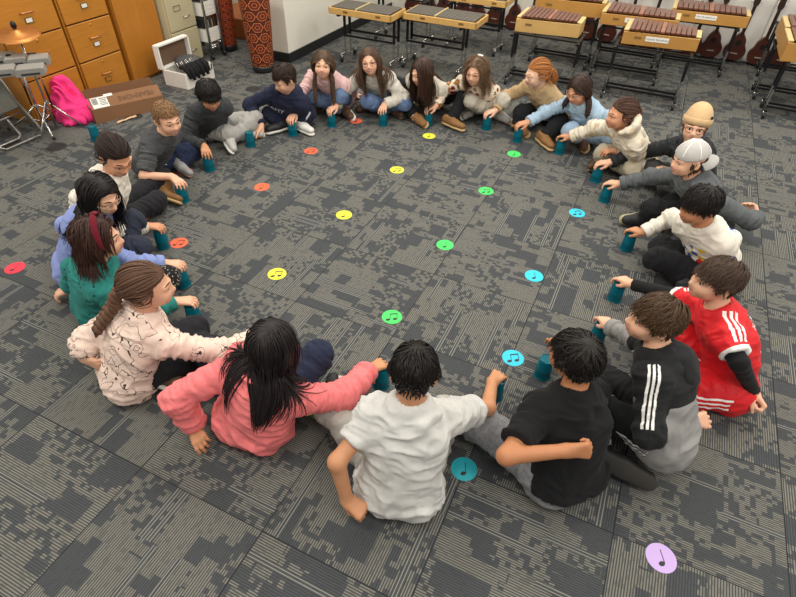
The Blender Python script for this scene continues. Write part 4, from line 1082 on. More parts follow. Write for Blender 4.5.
for k, (u0, u1, z1, lb) in enumerate(((-.72, .30, 1.1, 'white paper sheet on the back wall behind the labelled xylophone'), (.305, 1.0, 1.1, 'white paper sheet behind the ukuleles right of the labelled xylophone'), (1.005, 1.7, 1.1, 'white paper sheet on the back wall at the right edge'))):
    m = MB(); n = 24; V = []
    for z in (.012, .05, .30, .302, .6, z1):
        for i in range(n + 1): V.append(room(u0 + (u1 - u0) * i / n, 7.436 - (.012 * (1 + math.sin(i * 1.1 + k)) if z < .02 else .002 * math.sin(i * .7 + z * 9)), z + (.006 * math.sin(i * .9) if z < .02 else 0)))
    m.add(V, [(j * (n + 1) + i, j * (n + 1) + i + 1, (j + 1) * (n + 1) + i + 1, (j + 1) * (n + 1) + i) for j in range(5) for i in range(n)]); o = m.build('paper_sheet', M('white_paper', 'd8d4cc', .8), None)
    s = o.modifiers.new('thick', 'SOLIDIFY'); s.thickness = .0015; tag(o, lb, 'paper')
# ------------------------------------------------------------------ left corner: block stand, chairs, cymbal, jacket, boxes
GRB = M('grey_block', '8d8b85', .45, noise=.05); base = at(46, 128)
r = thing('block_stand', 'chrome tripod stand holding the grey percussion blocks', 'stand', base); m = MB(); top = at(33, 70, .56); m.tube([base + UP * .04, base + UP * .3, V3(base[0], base[1], .56)], [.011, .011, .009], 10); m.build('pole', CHR, r)
for k, a in enumerate((-60, 60, 185)):
    d = dirv(a + 10); m = MB(); m.tube([base + UP * .2, base + d * .12 + UP * .10, base + d * .27 + UP * .012], .008, 8); m.tube([base + UP * .06, base + d * .13 + UP * .095], .006, 8); m.ball(base + d * .275 + UP * .016, (.014, .014, .014), mi=1); m.build('leg', [CHR, BASEM], r)
m = MB(); m.tube([V3(base[0], base[1], .55) - UU * .32 - VV * .2, V3(base[0], base[1], .55) + UU * .02 + VV * .16], .008, 8); m.build('crossbar', BLK, r)
for k, (px, py, z, w) in enumerate(((2, 56, .6, .17), (16, 58, .6, .15), (39, 58, .6, .145), (3, 69, .58, .17), (31, 68, .58, .19))):
    c = at(px, py + 2, z); m = MB(); hw = w / 2; R = cols(nrm(at(px + 10, py - 1, z) - at(px, py, z)), nrm(np.cross(UP, at(px + 10, py - 1, z) - at(px, py, z))), UP)
    m.prism([(-hw * .94, -.024), (hw * .94, -.024), (hw, -.016), (hw * .92, .02), (hw * .8, .026), (-hw * .8, .026), (-hw * .92, .02), (-hw, -.016)], c + R[:, 1] * .065, cols(R[:, 0], UP, -R[:, 1]), .13); m.box(c - R[:, 1] * .066 - UP * .008, (w * .62, .006, .012), R, 1)
    o = m.build('percussion_block', [GRB, INK], None, smooth=False); tag(o, ('grey slotted block at the far left of the back row', 'grey slotted block in the middle of the back row', 'grey slotted block at the right end of the back row', 'grey slotted block at the left of the front row', 'large grey slotted block at the right of the front row')[k], 'block', 'grey percussion blocks on the stand')
for k, (p0, p1) in enumerate((((17, 68, .56), (26, 96, .22)), ((36, 66, .56), (50, 101, .2)))):
    a = at(*p0); b = at(*p1); b = np.array([a[0] + (b - a)[0] * .5, a[1] + (b - a)[1] * .5, b[2]]); m = MB(); m.tube([a, a + (b - a) * .45], .006, 8, mi=1); m.tube([a + (b - a) * .45, b], .007, 8); o = m.build('drumstick', [BLK, M('stick_rose', 'd9a79a', .4)], None); tag(o, ('black drumstick hanging left of the block stand pole', 'black drumstick hanging right of the block stand pole')[k], 'drumstick', 'drumsticks hanging from the block stand')
CYM = M('cymbal_brass', 'b87c42', .45, .8); cb = at(17, 34, .74); cb[2] = 0; cz = .74
r = thing('cymbal_stand', 'thin stand carrying a brass cymbal at the far left', 'stand', cb); m = MB(); m.tube([cb + UP * .02, cb + UP * (cz + .05)], .009, 10); m.build('pole', CHR, r)
for a in (20, 140, 260): d = dirv(a); m = MB(); m.tube([cb + UP * .25, cb + d * .2 + UP * .012], .007, 8); m.build('leg', CHR, r)
m = MB(); m.lathe([(0, .035), (.03, .03), (.042, .018), (.11, .006), (.155, -.004), (.155, -.006), (.11, .003), (.042, .015), (.0, .03)], cb + UP * cz, align(nrm(UP + UU * .12 - VV * .1)), 40); o = m.build('cymbal', CYM, None); tag(o, 'brass cymbal on the stand at the top left corner', 'cymbal')
m = MB(); m.ball(cb + UP * (cz + .06), (.02, .02, .028)); m.build('wing_nut', BLK, r)
SEAT = M('grey_chair_metal', '7d7c75', .4, .4); TUB = M('chair_tube', '9b9a94', .3, .8)
for k in range(2):
    c = room(-4.70 - .09 * k, 2.33 - .13 * k); r = thing('folding_chair', ('grey metal folding chair leaning beside the oak cabinet, front of two', 'grey metal folding chair leaning beside the oak cabinet, behind another')[k], 'chair', c, 'folded grey chairs')
    T = nrm(VV * .0 + UP * .9 - UU * .42); S = VV; m = MB()
    Q = lambda s, t: c + UU * .28 + S * s + T * t + UP * .02
    for s in (-.2, .2): m.tube([Q(s, 0), Q(s, .75)], .011, 10)
    m.tube([Q(-.2, .75), Q(-.15, .80), Q(.15, .80), Q(.2, .75)], .011, 10); m.build('frame', TUB, r)
    m = MB(); m.tube([Q(-.18, .30) + UU * .02, Q(-.18, .02) + UU * .12, Q(-.15, -.0) + UU * .125, Q(.15, -.0) + UU * .125, Q(.18, .02) + UU * .12, Q(.18, .30) + UU * .02], .010, 10); m.tube([Q(-.19, .15), Q(.19, .15)], .008, 8); m.build('leg', TUB, r)
    Rm = cols(S, T, np.cross(S, T)); m = MB(); m.box(Q(0, .36) + Rm[:, 2] * .012, (.37, .36, .018), Rm, bev=.008); m.build('seat', SEAT, r); m = MB(); m.box(Q(0, .70), (.38, .17, .012), Rm, bev=.005); m.build('backrest', SEAT, r)
# pink jacket heap
c = at(81, 117); g = Grid(c - .4, c + .45, .008); ax = VV; out = UU
g.cone(c - UU * .06 + UP * .08, c - UU * .10 + VV * .0 + UP * .245, .125, .065, .05, n=UU, fl=.7); g.cone(c - VV * .10 + UP * .06, c - UU * .08 - VV * .02 + UP * .21, .085, .055, .05); g.cone(c + VV * .05 + UP * .05, c + VV * .17 - UU * .0 + UP * .03, .08, .035, .04); g.ell(c - VV * .02 + UP * .03 + UU * .02, (.155, .155, .055), None, .05); g.half(*FLOOR)
V, F = g.nets(); V = relax(V, F, 2); N = vnormals(V, F); fa_ = np.arctan2((V - c) @ VV, .3 + (V - c) @ UU)
V = V + N * ((ridge(np.stack([(V - c) @ VV * 16, (V - c)[:, 2] * 5, (V - c) @ UU * 12], 1) + (vnoise(V * 9) - .5)[:, None] * 2.2, 4) - .45) * .06 + N * ((ridge(V * 30, 9) - .5) * .012)[:, None] + N * (vnoise(V * 5, 8) - .5) * 0.03 if False else (ridge(np.stack([(V - c) @ VV * 19, (V - c)[:, 2] * 6, (V - c) @ UU * 12], 1) + (vnoise(V * 9) - .5)[:, None] * 2.2, 4) - .45) * .055 + (ridge(V * 20, 9) - .5) * .008)[:, None]; V[:, 2] = np.maximum(V[:, 2], .004); tag(link('jacket', quads_mesh('jacket', V, F), fabric('pink_fleece', 'f23d86'), None), 'bright pink jacket heaped against the oak drawers', 'jacket')
CARD = M('cardboard', '8a6242', .8, noise=.08, nscale=12); CARD2 = M('cardboard_inside', '7a5438', .85)
a = at(97, 124); b = at(166, 108); d = nrm(b - a); a[2] = b[2] = 0; L = np.linalg.norm(b - a); n = nrm(np.cross(UP, d)); R = cols(d, n, UP); W = .20; BH = .115; c = (a + b) / 2 + n * W / 2
r = thing('cardboard_box', 'long brown cardboard box lying open below the oak drawers', 'box', c); m = MB()
m.box(c - n * W / 2 + UP * BH / 2, (L, .006, BH), R); m.box(c + n * W / 2 + UP * BH / 2, (L, .006, BH), R); m.box(c - d * L / 2 + UP * BH / 2, (.006, W, BH), R); m.box(c + d * L / 2 + UP * BH / 2, (.006, W, BH), R); m.box(c + UP * .006, (L, W, .006), R); m.build('carton', CARD, r, smooth=False)
tl = nrm(UP * .8 + n * .62); m = MB(); m.box(c - n * W / 2 + UP * BH + tl * .05, (L - .01, .005, .10), cols(d, np.cross(tl, d), tl)); m.build('flap', CARD, r, smooth=False)
m = MB(); tb = nrm(UP + n * .2); m.box(c + n * W / 2 + UP * BH + tb * .05, (L - .02, .005, .10), cols(d, np.cross(tb, d), tb)); m.build('flap', CARD2, r, smooth=False)
Rf = cols(d, tl, np.cross(d, tl)); cc = c - n * W / 2 + UP * BH + tl * .05 + Rf[:, 2] * .004
m = MB(); p = cc - d * (L * .36); m.box(p, (L * .22, .088, .001), Rf); rb = random.Random(2); x = -.055
while x < -.012: w = .001 + rb.random() * .003; m.box(p + Rf @ V3(x, .012, .0012), (w, .05, .001), Rf, 1); x += w + .0015 + rb.random() * .002
for k in range(5): m.box(p + Rf @ V3(.03, .030 - .013 * k, .0012), (.06 - .008 * (k % 3), .004, .001), Rf, 1)
m.build('shipping_label', [WHT, INK], r, smooth=False)
V, F = text_mesh('PEARMORE', .055); V[:, 0] *= 1.1; V[:, :2] *= -1; m = MB(); m.add(V @ Rf.T + cc + d * (L * .14) + Rf[:, 2] * .002, F); m.build('print', M('carton_print', '6b4a30', .8), r, smooth=False)
m = MB(); m.box(cc - d * (L * .22) + Rf[:, 1] * .045 + Rf[:, 2] * .002, (.07, .022, .001), Rf); m.build('tape', WHT, r, smooth=False)
WB = fabric('white_bag_cloth', 'e4dfd6'); c = room(-4.10, 4.0); r = thing('storage_box', 'white box with raised lid holding black straps and clips', 'box', c); R = cols(VV, -UU, UP)
m = MB(); Wd, Dp, Hh = .38, .28, .15
for s in (-1, 1): m.box(c + UU * s * Dp / 2 + UP * Hh / 2, (.014, Wd, Hh), cols(UU, VV, UP), bev=.005); m.box(c + VV * s * Wd / 2 + UP * Hh / 2, (Dp, .014, Hh), cols(UU, VV, UP), bev=.005)
m.box(c + UP * .01, (Dp, Wd, .014), cols(UU, VV, UP)); m.build('tub', WB, r, smooth=False)
lc = c - UU * (Dp / 2 + .03) + UP * .255; m = MB(); m.box(lc, (.012, Wd + .02, .20), cols(UU, VV, UP), mi=1); 
for s in (-1, 1): m.box(lc + VV * s * (Wd / 2 + .01) + UU * .025, (.06, .014, .21), cols(UU, VV, UP)); m.box(lc + UP * s * .10 + UU * .025, (.06, Wd + .03, .014), cols(UU, VV, UP))
m.build('lid', [WHT, M('lid_inside', '6b5341', .8)], r, smooth=False)
m = MB(); m.tube([c + UU * .165 + VV * .06 + UP * .20, c + UU * .18 + VV * .07 + UP * .12, c + UU * .18 + VV * .13 + UP * .11, c + UU * .17 + VV * .15 + UP * .2], .006, 8); m.build('handle', BLK, r)
m = MB(); m.lathe([(0, .05), (.075, .046), (.12, .025), (.125, 0), (.11, -.03)], c - UU * .03 + VV * .05 + UP * .17, None, 32); o = m.build('drum_case', M('grey_case', '4a4a4c', .6), None); tag(o, 'dark grey rounded case lying in the white box', 'case')
BLS = fabric('black_strap', '161618')
for k in range(9):
    p = c + VV * (-.155 + k * .032) + UU * (.055 + .012 * (k % 2)) - UP * .02; rr = thing('strap', 'black strap with chrome clip in the white box, %s from the left' % near[k], 'strap', (p[0], p[1], .2), 'black straps heaped in the white box')
    m = MB(); m.tube([p + UP * .20, p + UU * .04 + UP * .21, p + UU * .09 + VV * (.01 * (k % 3 - 1)) + UP * .185, p + UU * .115 + UP * (.12 - .02 * (k % 2))], [.016, .02, .02, .014], 8); m.build('webbing', BLS, rr)
    m = MB(); m.tube([p + UP * .205, p - UU * .03 + UP * .24, p - UU * .05 + UP * .235, p - UU * .03 + VV * .014 + UP * .22], .0045, 6); m.build('clip', CHR, rr)
m = MB(); a, b = at(117, 123, .006), at(136, 116, .006); q = np.linspace(0, 1, 8); pp = a + (b - a) * q[:, None]; pp[:, 2] = .006 + .006 * np.abs(np.sin(q * 7)); m.tube(pp, [.016, .018, .013, .012, .014, .016, .018, .017], 8, flat=.25); tag(m.build('paper_strip', M('masking_tape', 'd9b48c', .7), None), 'crumpled tan paper strip on the carpet by the cardboard box', 'paper')
for px, py, lb in ((57, 147, 'dark round floor outlet cover left of the pink jacket'), (253, 89, 'dark round floor outlet cover near the hexagon drum'), (12, 144, 'dark round floor outlet cover below the folded chairs'), (134, 117, 'dark round floor outlet cover beside the cardboard box')):
    c = at(px, py); m = MB(); m.lathe([(.072, .0), (.070, .004), (.052, .006), (.05, .0045), (0, .0045)], c, None, 32); tag(m.build('floor_outlet_cover', M('outlet_dark', '2a2a2c', .6), None), lb, 'cover', 'round floor covers')
# ------------------------------------------------------------------ floor dots
def dot(px, py, colr, kind, label, ang=0, rad=.0535):
    c = at(px, py); m = MB(); m.lathe([(rad, 0), (rad, .0016), (0, .0018)], c, None, 40); R = rotz(math.radians(ang))
    def note(x, y): 
        e = np.linspace(0, 2 * math.pi, 17)[:-1]; ex, ey = .0105 * np.cos(e), .0075 * np.sin(e); return [(x + a * .93 - b * .36, y + a * .36 + b * .93) for a, b in zip(ex, ey)]
    shapes = []
    if kind == 'quarter': shapes = [note(-.004, -.018), [(.004, -.016), (.0068, -.016), (.0068, .026), (.004, .026)]]
    else: shapes = [note(-.018, -.020), note(.014, -.014), [(-.010, -.018), (-.0072, -.018), (-.0072, .018), (-.010, .018)], [(.022, -.012), (.0248, -.012), (.0248, .024), (.022, .024)], [(-.010, .013), (.0248, .019), (.0248, .026), (-.010, .020)]]
    for s in shapes:
        n = len(s); V = np.array([(x, y, .0019) for x, y in s]); V[:, :2] *= 1.15; m.add(V @ R.T + c, [tuple(range(n))], 1)
    o = m.build('floor_dot', [M('dot_' + colr, colr, .6), M('dot_ink', '25262a', .6)], None, angle=30, smooth=False); tag(o, label, 'dot', 'coloured music note dots on the carpet')
ORG, YEL, GRN, BLU, TEA, RED, PUR = 'f2643f', 'dfe13c', '43d463', '2cc3dc', '1ca7b5', 'e8344a', 'c3a6dd'
for a in ((179, 243, ORG, 'pair', 'orange dot beside the cup of the girl in the dotted sweater'), (262, 187, ORG, 'quarter', 'orange dot second nearest in its column, left of the circle'), (311, 151, ORG, 'pair', 'orange dot third along, in front of the boy in navy'), (356, 121, ORG, 'quarter', 'orange dot between the feet of the two far girls'),
          (277, 274, YEL, 'pair', 'yellow dot nearest the coral hoodie'), (344, 215, YEL, 'quarter', 'yellow dot second in its column'), (397, 170, YEL, 'pair', 'yellow dot third in its column'), (429, 136, YEL, 'quarter', 'yellow dot farthest, by the cup with black wristband hand'),
          (392, 317, GRN, 'pair', 'green dot nearest the boy in white T-shirt'), (445, 245, GRN, 'quarter', 'green dot at the centre of the circle'), (486, 191, GRN, 'pair', 'green dot third in its column'), (514, 154, GRN, 'quarter', 'green dot farthest, near the tan sweater girl'),
          (513, 358, BLU, 'pair', 'light blue dot beside the cup of the boy in white T-shirt'), (534, 276, BLU, 'quarter', 'light blue dot second in its column'), (577, 213, BLU, 'pair', 'light blue dot farthest, near the cap boy cup'),
          (464, 469, TEA, 'quarter', 'teal dot between the white and black T-shirt boys'), (661, 558, PUR, 'quarter', 'lilac dot alone at the lower right'), (15, 268, RED, 'quarter', 'red dot alone on the carpet at the far left'), (185, 171, RED, 'quarter', 'red dot half hidden by a grey sock'), (320, 409, GRN, 'quarter', 'green dot half hidden under the white T-shirt boy knee')):
    dot(*a)
# ------------------------------------------------------------------ cups
def cup_mat():
    t = NT('teal_plastic'); t.base(lin('0a6a7c')); t.b.inputs['Roughness'].default_value = .25; t.b.inputs['Transmission Weight'].default_value = .25; t.b.inputs['IOR'].default_value = 1.3; return t.m
CUPM = cup_mat(); cm = MB()
cm.lathe([(.0385, 0), (.041, .001), (.0412, .004), (.039, .006), (.0365, .048), (.0372, .050), (.0362, .053), (.0325, .112), (.031, .1155), (.026, .117), (.025, .1145), (0, .1145), (0, .1125), (.030, .1115), (.0345, .052), (.0375, .002)], (0, 0, 0), None, 40); CUPME = cm.mesh('cup'); CUPME.polygons.foreach_set('use_smooth', np.ones(len(CUPME.polygons), dtype=bool)); CUPME.materials.append(CUPM); CUPME.set_sharp_from_angle(angle=math.radians(40))
CUPS = {}
for k, px, lb in ((1, (381, 385), 'under the hand of the girl in coral hoodie'), (2, None, 'hidden behind the coral hoodie girl head'), (3, (196, 322), 'under the hand of the girl in green'), (4, (184, 285), 'under the hand of the girl in lavender hoodie'), (5, (164, 247), 'under the hand of the girl in dotted sweater'), (6, (184, 201), 'under the hand of the boy in grey T-shirt'), (7, (210, 170), 'under the hand of the boy in charcoal top'), (8, (251, 146), 'beside the pointing finger of the boy in navy'), (9, (293, 135), 'under the hand of the girl in pink sweater'), (10, (332, 126), 'under the right hand of the girl in white hoodie'), (11, (383, 125), 'under the left hand of the girl in white hoodie'), (12, (428, 125), 'under the hand with black wristband'), (13, (486, 129), 'under the hand of the red-haired girl'), (14, (517, 141), 'under the hand of the girl in pale blue'), (15, (559, 153), 'under the hand of the girl in cream hoodie'), (16, (595, 181), 'under the hand of the boy in tan beanie'), (17, (604, 201), 'under the hand of the boy in white cap'), (18, (626, 249), 'under the hand of the boy in white sweatshirt'), (19, (614, 299), 'under the hand of the boy in red jersey'), (20, (596, 340), 'under the hand of the boy in black and grey hoodie'), (21, None, 'hidden by the head of the boy in black T-shirt'), (22, (494, 396), 'under the hand of the boy in white T-shirt'), (99, (97, 140), 'alone on the carpet behind the dotted sweater girl')):
    p = at(*px) if px else V3(*((-.57, 1.74, 0) if k == 2 else (.70, 1.66, 0))); CUPS[k] = p
    o = bpy.data.objects.new('cup', CUPME); col.objects.link(o); o.location = Vector((p[0], p[1], .001)); o.rotation_euler.z = k; tag(o, 'upturned teal plastic cup ' + lb, 'cup', 'upturned teal cups')
# ------------------------------------------------------------------ patterns and coloured regions on clothes
def pat_dots(c, scale, rad=.16):
    def f(t, co, cur):
        v = t.vor(co, scale, 'F1', .6); return t.mix(t.math('LESS_THAN', v.outputs['Distance'], rad), cur, lin(c))
    return f
def pat_lines(c):
    def f(t, co, cur):
        n = t.noise(co, 12, 2.0, .45); m = t.noise(co, 8, 1.0)
        a = t.math('LESS_THAN', t.math('ABSOLUTE', t.math('SUBTRACT', n, .5)), .006); b = t.math('LESS_THAN', t.math('ABSOLUTE', t.math('SUBTRACT', n, .60)), .007)
        return t.mix(t.math('MULTIPLY', t.math('MAXIMUM', a, b), t.math('GREATER_THAN', m, .40)), cur, lin(c))
    return f
def pat_floral(t, co, cur):
    v = t.vor(co, 15, 'F1', .8); d = t.math('ADD', v.outputs['Distance'], t.math('MULTIPLY', t.math('SUBTRACT', t.noise(co, 110, 2), .5), .35))
    s = t.node('ShaderNodeSeparateColor'); t.link(v.outputs['Color'], s.inputs[0])
    petal = t.mix(t.math('GREATER_THAN', s.outputs[0], .5), lin('7c1f22'), lin('9c6a3c')); petal = t.mix(t.math('GREATER_THAN', s.outputs[1], .75), petal, lin('5f3a24'))
    c = t.mix(t.math('LESS_THAN', d, .42), cur, petal); return t.mix(t.math('LESS_THAN', d, .09), c, lin('d8a65a'))
def pat_blotch(c, thr=.6, scale=9):
    def f(t, co, cur): return t.mix(t.math('GREATER_THAN', t.noise(co, scale, 2), thr), cur, lin(c))
    return f
def pat_print(t, co, cur):
    v = t.vor(co, 26, 'F1', 1.0); s = t.node('ShaderNodeSeparateColor'); t.link(v.outputs['Color'], s.inputs[0])
    pr = t.ramp(s.outputs[0], [(0, 'f1efe8'), (.28, '2f5fb5'), (.48, 'e8c534'), (.62, 'cf3340'), (.78, 'f1efe8'), (.88, '3a4d80')], 'CONSTANT')
    return t.mix(t.math('LESS_THAN', t.attr('print').outputs['Fac'], 0.0), cur, pr)
def pat_denim(t, co, cur): return t.mix(t.math('MULTIPLY', t.noise(co, 14, 4, .7), .55), cur, lin('93aac8'))
def limb_stripes(V, a, b, side, out, offs, hw, t0=0, t1=1):
    """distance to thin stripes that run from a to b on the 'out' face of a limb"""
    ax = nrm(b - a); side = nrm(side - ax * (side @ ax)); L = np.linalg.norm(b - a); q = V - a; l = q @ ax; c = q @ side
    d = np.min([np.abs(c - o) for o in offs], axis=0) - hw
    bad = (l < t0 * L) | (l > t1 * L) | ((q @ out) < 0) | (np.linalg.norm(q - l[:, None] * ax, axis=1) > .10); return np.where(bad, 1, d)
def at_hoodie20(V, r):
    z = V @ UP; h = (V - r.P) @ r.u; grey = h - .155 + .06 * ((V - r.P) @ r.sl) * 0
    out = {}
    g = grey.copy()
    for sd in 'LR':
        d1, _ = segd(V, r.S[sd], r.E[sd]); d2, t2 = segd(V, r.E[sd], r.W[sd]); dt, _ = segd(V, bez(r, .2), r.N)
        armv = np.minimum(d1, d2) < .062; near = armv & (dt > .085)
        fore = np.where(d2 < d1, -.01, (d2 - d1) + .0); g = np.where(near, np.where(d2 < d1 - .0, .02 - t2 * .2, .02), g)
    out['grey'] = g
    s = np.full(len(V), 1.0)
    for sd, sg in (('L', -1), ('R', 1)):
        o = nrm(r.sl * sg * .8 + r.u * .5 + r.sf * .5); s = np.minimum(s, limb_stripes(V, r.S[sd] - r.sl * sg * .03, r.E[sd], r.sf, o, (.0, .015, .030), .0042, -.15, .97))
    out['stripe'] = s; return out
def at_jersey(V, r):
    s = np.full(len(V), 1.0); cu = np.full(len(V), 1.0)
    for sd, sg in (('L', -1), ('R', 1)):
        o = nrm(r.u + r.sl * sg * .4); a = r.N + r.sl * sg * .055 - r.u * .01; d = limb_stripes(V, a, r.S[sd] + r.sl * sg * .02, r.sf, r.u * .5 + UP * .4 - r.sf * .3, (-.033, -.011, .011), .006, -.1, .9)
        d2 = limb_stripes(V, r.S[sd], r.E[sd], r.sf, o, (-.033, -.011, .011), .006, .0, .50); s = np.minimum(s, np.minimum(d, d2))
        ax = nrm(r.E[sd] - r.S[sd]); L = np.linalg.norm(r.E[sd] - r.S[sd]); l = (V - r.S[sd]) @ ax; dd, _ = segd(V, r.S[sd], r.E[sd]); cu = np.minimum(cu, np.where((dd < .062) & (((V - r.S[sd]) @ (r.sl * sg)) > -.02), L * .60 - l, 1))
    q = V - bez(r, .47); x = (q @ r.sl) * 1.3; y = (q @ r.u) * .66; bk = q @ r.sf < -.055
    sg_ = lambda ax, ay, bx, by: segd(np.stack([x, y, 0 * x], 1), V3(ax, ay, 0), V3(bx, by, 0))[0] - .009
    n = np.minimum(sg_(-.055, -.085, -.055, .085), sg_(-.055, .085, -.085, .055)); n = np.minimum(n, np.abs(np.sqrt(((x - .04) / .55) ** 2 + y ** 2) - .078) * .7 - .008)
    return {'stripe': s, 'cuffedge': cu, 'number': np.where(bk, n, 1)}
def at_print(V, r):
    q = V - bez(r, .42); d = np.sqrt(((q @ r.sl + .03) / .13) ** 2 + ((q @ r.u) / .16) ** 2) - 1; return {'print': np.where(q @ r.sf > -.02, d * .1, 1)}
def at_shorts19(V, r): return {'stripe': np.minimum(limb_stripes(V, r.hip['L'], r.K['L'], UP, r.lat * -1 + UP, (-.01, .012, .034), .0045, .05, 1.2), limb_stripes(V, r.hip['R'], r.K['R'], UP, r.lat + UP, (-.01, .012, .034), .0045, .05, 1.2))}
def at_track(V, r):
    s = np.full(len(V), 1.0)
    for sd, sg in (('L', -1), ('R', 1)):
        for a, b in ((r.hip[sd], r.K[sd]), (r.K[sd], r.A[sd])): s = np.minimum(s, limb_stripes(V, a, b, r.fwd * .3 + UP * .6, r.lat * sg + UP * .6, (-.016, 0, .016), .0042, -.1, 1.1))
    return {'stripe': s}
def at_cup(V, r): return {}
def at_line(V, r):
    s = np.full(len(V), 1.0)
    for sd, sg in (('L', -1), ('R', 1)):
        for a, b in ((r.hip[sd], r.K[sd]), (r.K[sd], r.A[sd])): s = np.minimum(s, limb_stripes(V, a, b, r.lat * -sg * .2 + r.fwd * .3 - UP * .6, r.lat * sg - UP * .2, (.0,), .007, -.1, 1.1))
    return {'stripe': s}
def at_vest(V, r):
    """dark top showing in the open front of a cardigan"""
    q = V - r.N; h = (V - r.P) @ r.u; w = np.abs(q @ r.sl) - .058; return {'vest': np.where((q @ r.sf > -.01), w, 1)}
# ------------------------------------------------------------------ printed words and badges on the clothes
def shirt_words(body, size, tpos, face, colr, name, off=(0, 0), squash=1.0, arc=0.0):
    def fn(r, root, g, h, top):
        V, F = text_mesh(body, size, 2); s = face
        if arc: V[:, 1] -= arc * V[:, 0] ** 2
        xd = r.sl * s; xd = -xd; d = nrm(r.sf - r.u * (r.sf @ r.u)) * s
        o = bez(r, tpos) + d * .26 + (V[:, :1] + off[0]) * xd * (1) + (V[:, 1:2] * squash + off[1]) * r.u
        me = top.data; n = len(me.vertices); A = np.zeros(n * 3, dtype=np.float32); me.vertices.foreach_get('co', A); A = A.reshape(-1, 3)
        # rest each point on the cloth below it
        q = (A - bez(r, tpos)) ; ax, ay, az = q @ xd, q @ r.u, q @ d; P = o.copy(); qo = o - bez(r, tpos); ox, oy = qo @ xd, qo @ r.u
        for i in range(len(o)):
            m = ((ax - ox[i]) ** 2 + (ay - oy[i]) ** 2 < .012 ** 2) & (az > 0) & (az < .155); z = az[m].max() if m.any() else .09
            P[i] = bez(r, tpos) + xd * ox[i] + r.u * oy[i] + d * (z + .004)
        m = MB(); m.add(P, F); m.build(name, M('print_' + colr, colr, .6), top, smooth=False)
    return fn
def patch(tpos, side, w, hgt, colr, name, face=1, up=0.0, shape=2.0):
    def fn(r, root, g, h, top):
        t = np.linspace(0, 2 * math.pi, 21)[:-1]; V = [(0, 0, 0)] + [(w * math.copysign(abs(math.cos(a)) ** (2 / shape), math.cos(a)), hgt * math.copysign(abs(math.sin(a)) ** (2 / shape), math.sin(a)), 0) for a in t]; V = np.array(V)
        me = top.data; n = len(me.vertices); A = np.zeros(n * 3, dtype=np.float32); me.vertices.foreach_get('co', A); A = A.reshape(-1, 3); c = bez(r, tpos); xd = r.sl * face; d = nrm(r.sf - r.u * (r.sf @ r.u)) * face
        q = A - c; ax, ay, az = q @ xd, q @ r.u, q @ d; P = []
        for x, y, _ in V:
            x += side; y += up; m = ((ax - x) ** 2 + (ay - y) ** 2 < .012 ** 2) & (az > 0) & (az < .155); z = az[m].max() if m.any() else .09; P.append(c + xd * x + r.u * y + d * (z + .002))
        m = MB(); m.add(P, [(0, i + 1, (i + 1) % 20 + 1) for i in range(20)]); m.build(name, M('print_' + colr, colr, .6), top, smooth=False)
    return fn
# ------------------------------------------------------------------ hats
def beanie(c):
    def fn(r, root, g, h, top):
        k = r.hs; gg = Grid(r.H - .2, r.H + .25, .005); R = r.R
        n = r.R @ nrm((0, .10, -1)); p = hl(r, 0, 0, .035)
        gg.ell(hl(r, 0, -.016, .045), (.088 * k, .103 * k, .098 * k), R, 0, clip=[(p, n)]); gg.ell(hl(r, 0, -.03, .10), (.06, .07, .055), R, .03)
        gg.ell(hl(r, 0, -.012, .010), (.078 * k, .096 * k, .09 * k), R, .004, 'sub')
        V, F = gg.nets(); V = relax(V, F, 1); o = link('beanie', quads_mesh('beanie', V, F), c, root)
        m = MB(); t = np.linspace(0, 2 * math.pi, 41); P = np.stack([.0885 * np.cos(t), -.016 + .104 * np.sin(t), .05 + .0104 * np.sin(t)], 1); m.tube(r.H + P * k @ R.T, .0, 8) if False else None
        V2 = []; F2 = []
        for j, (e, dz) in enumerate(((.0, -.004), (.006, .0), (.006, .036), (0, .040))):
            for i in range(40): a = t[i]; V2.append(((.087 + e) * math.cos(a), -.016 + (.102 + e) * math.sin(a), .028 + .10 * (-.016 + .1 * math.sin(a)) + dz))
        for j in range(3):
            for i in range(40): F2.append((j * 40 + i, j * 40 + (i + 1) % 40, (j + 1) * 40 + (i + 1) % 40, (j + 1) * 40 + i))
        m = MB(); m.add(r.H + (np.array(V2) * k) @ R.T, F2); m.build('folded_brim', c, o)
        m = MB(); m.box(hl(r, -.075, .045, .085), (.004, .016, .018), R @ rotz(.7)); m.build('tag', M('tag_black', '1a1a1a', .6), o, smooth=False)
    return fn
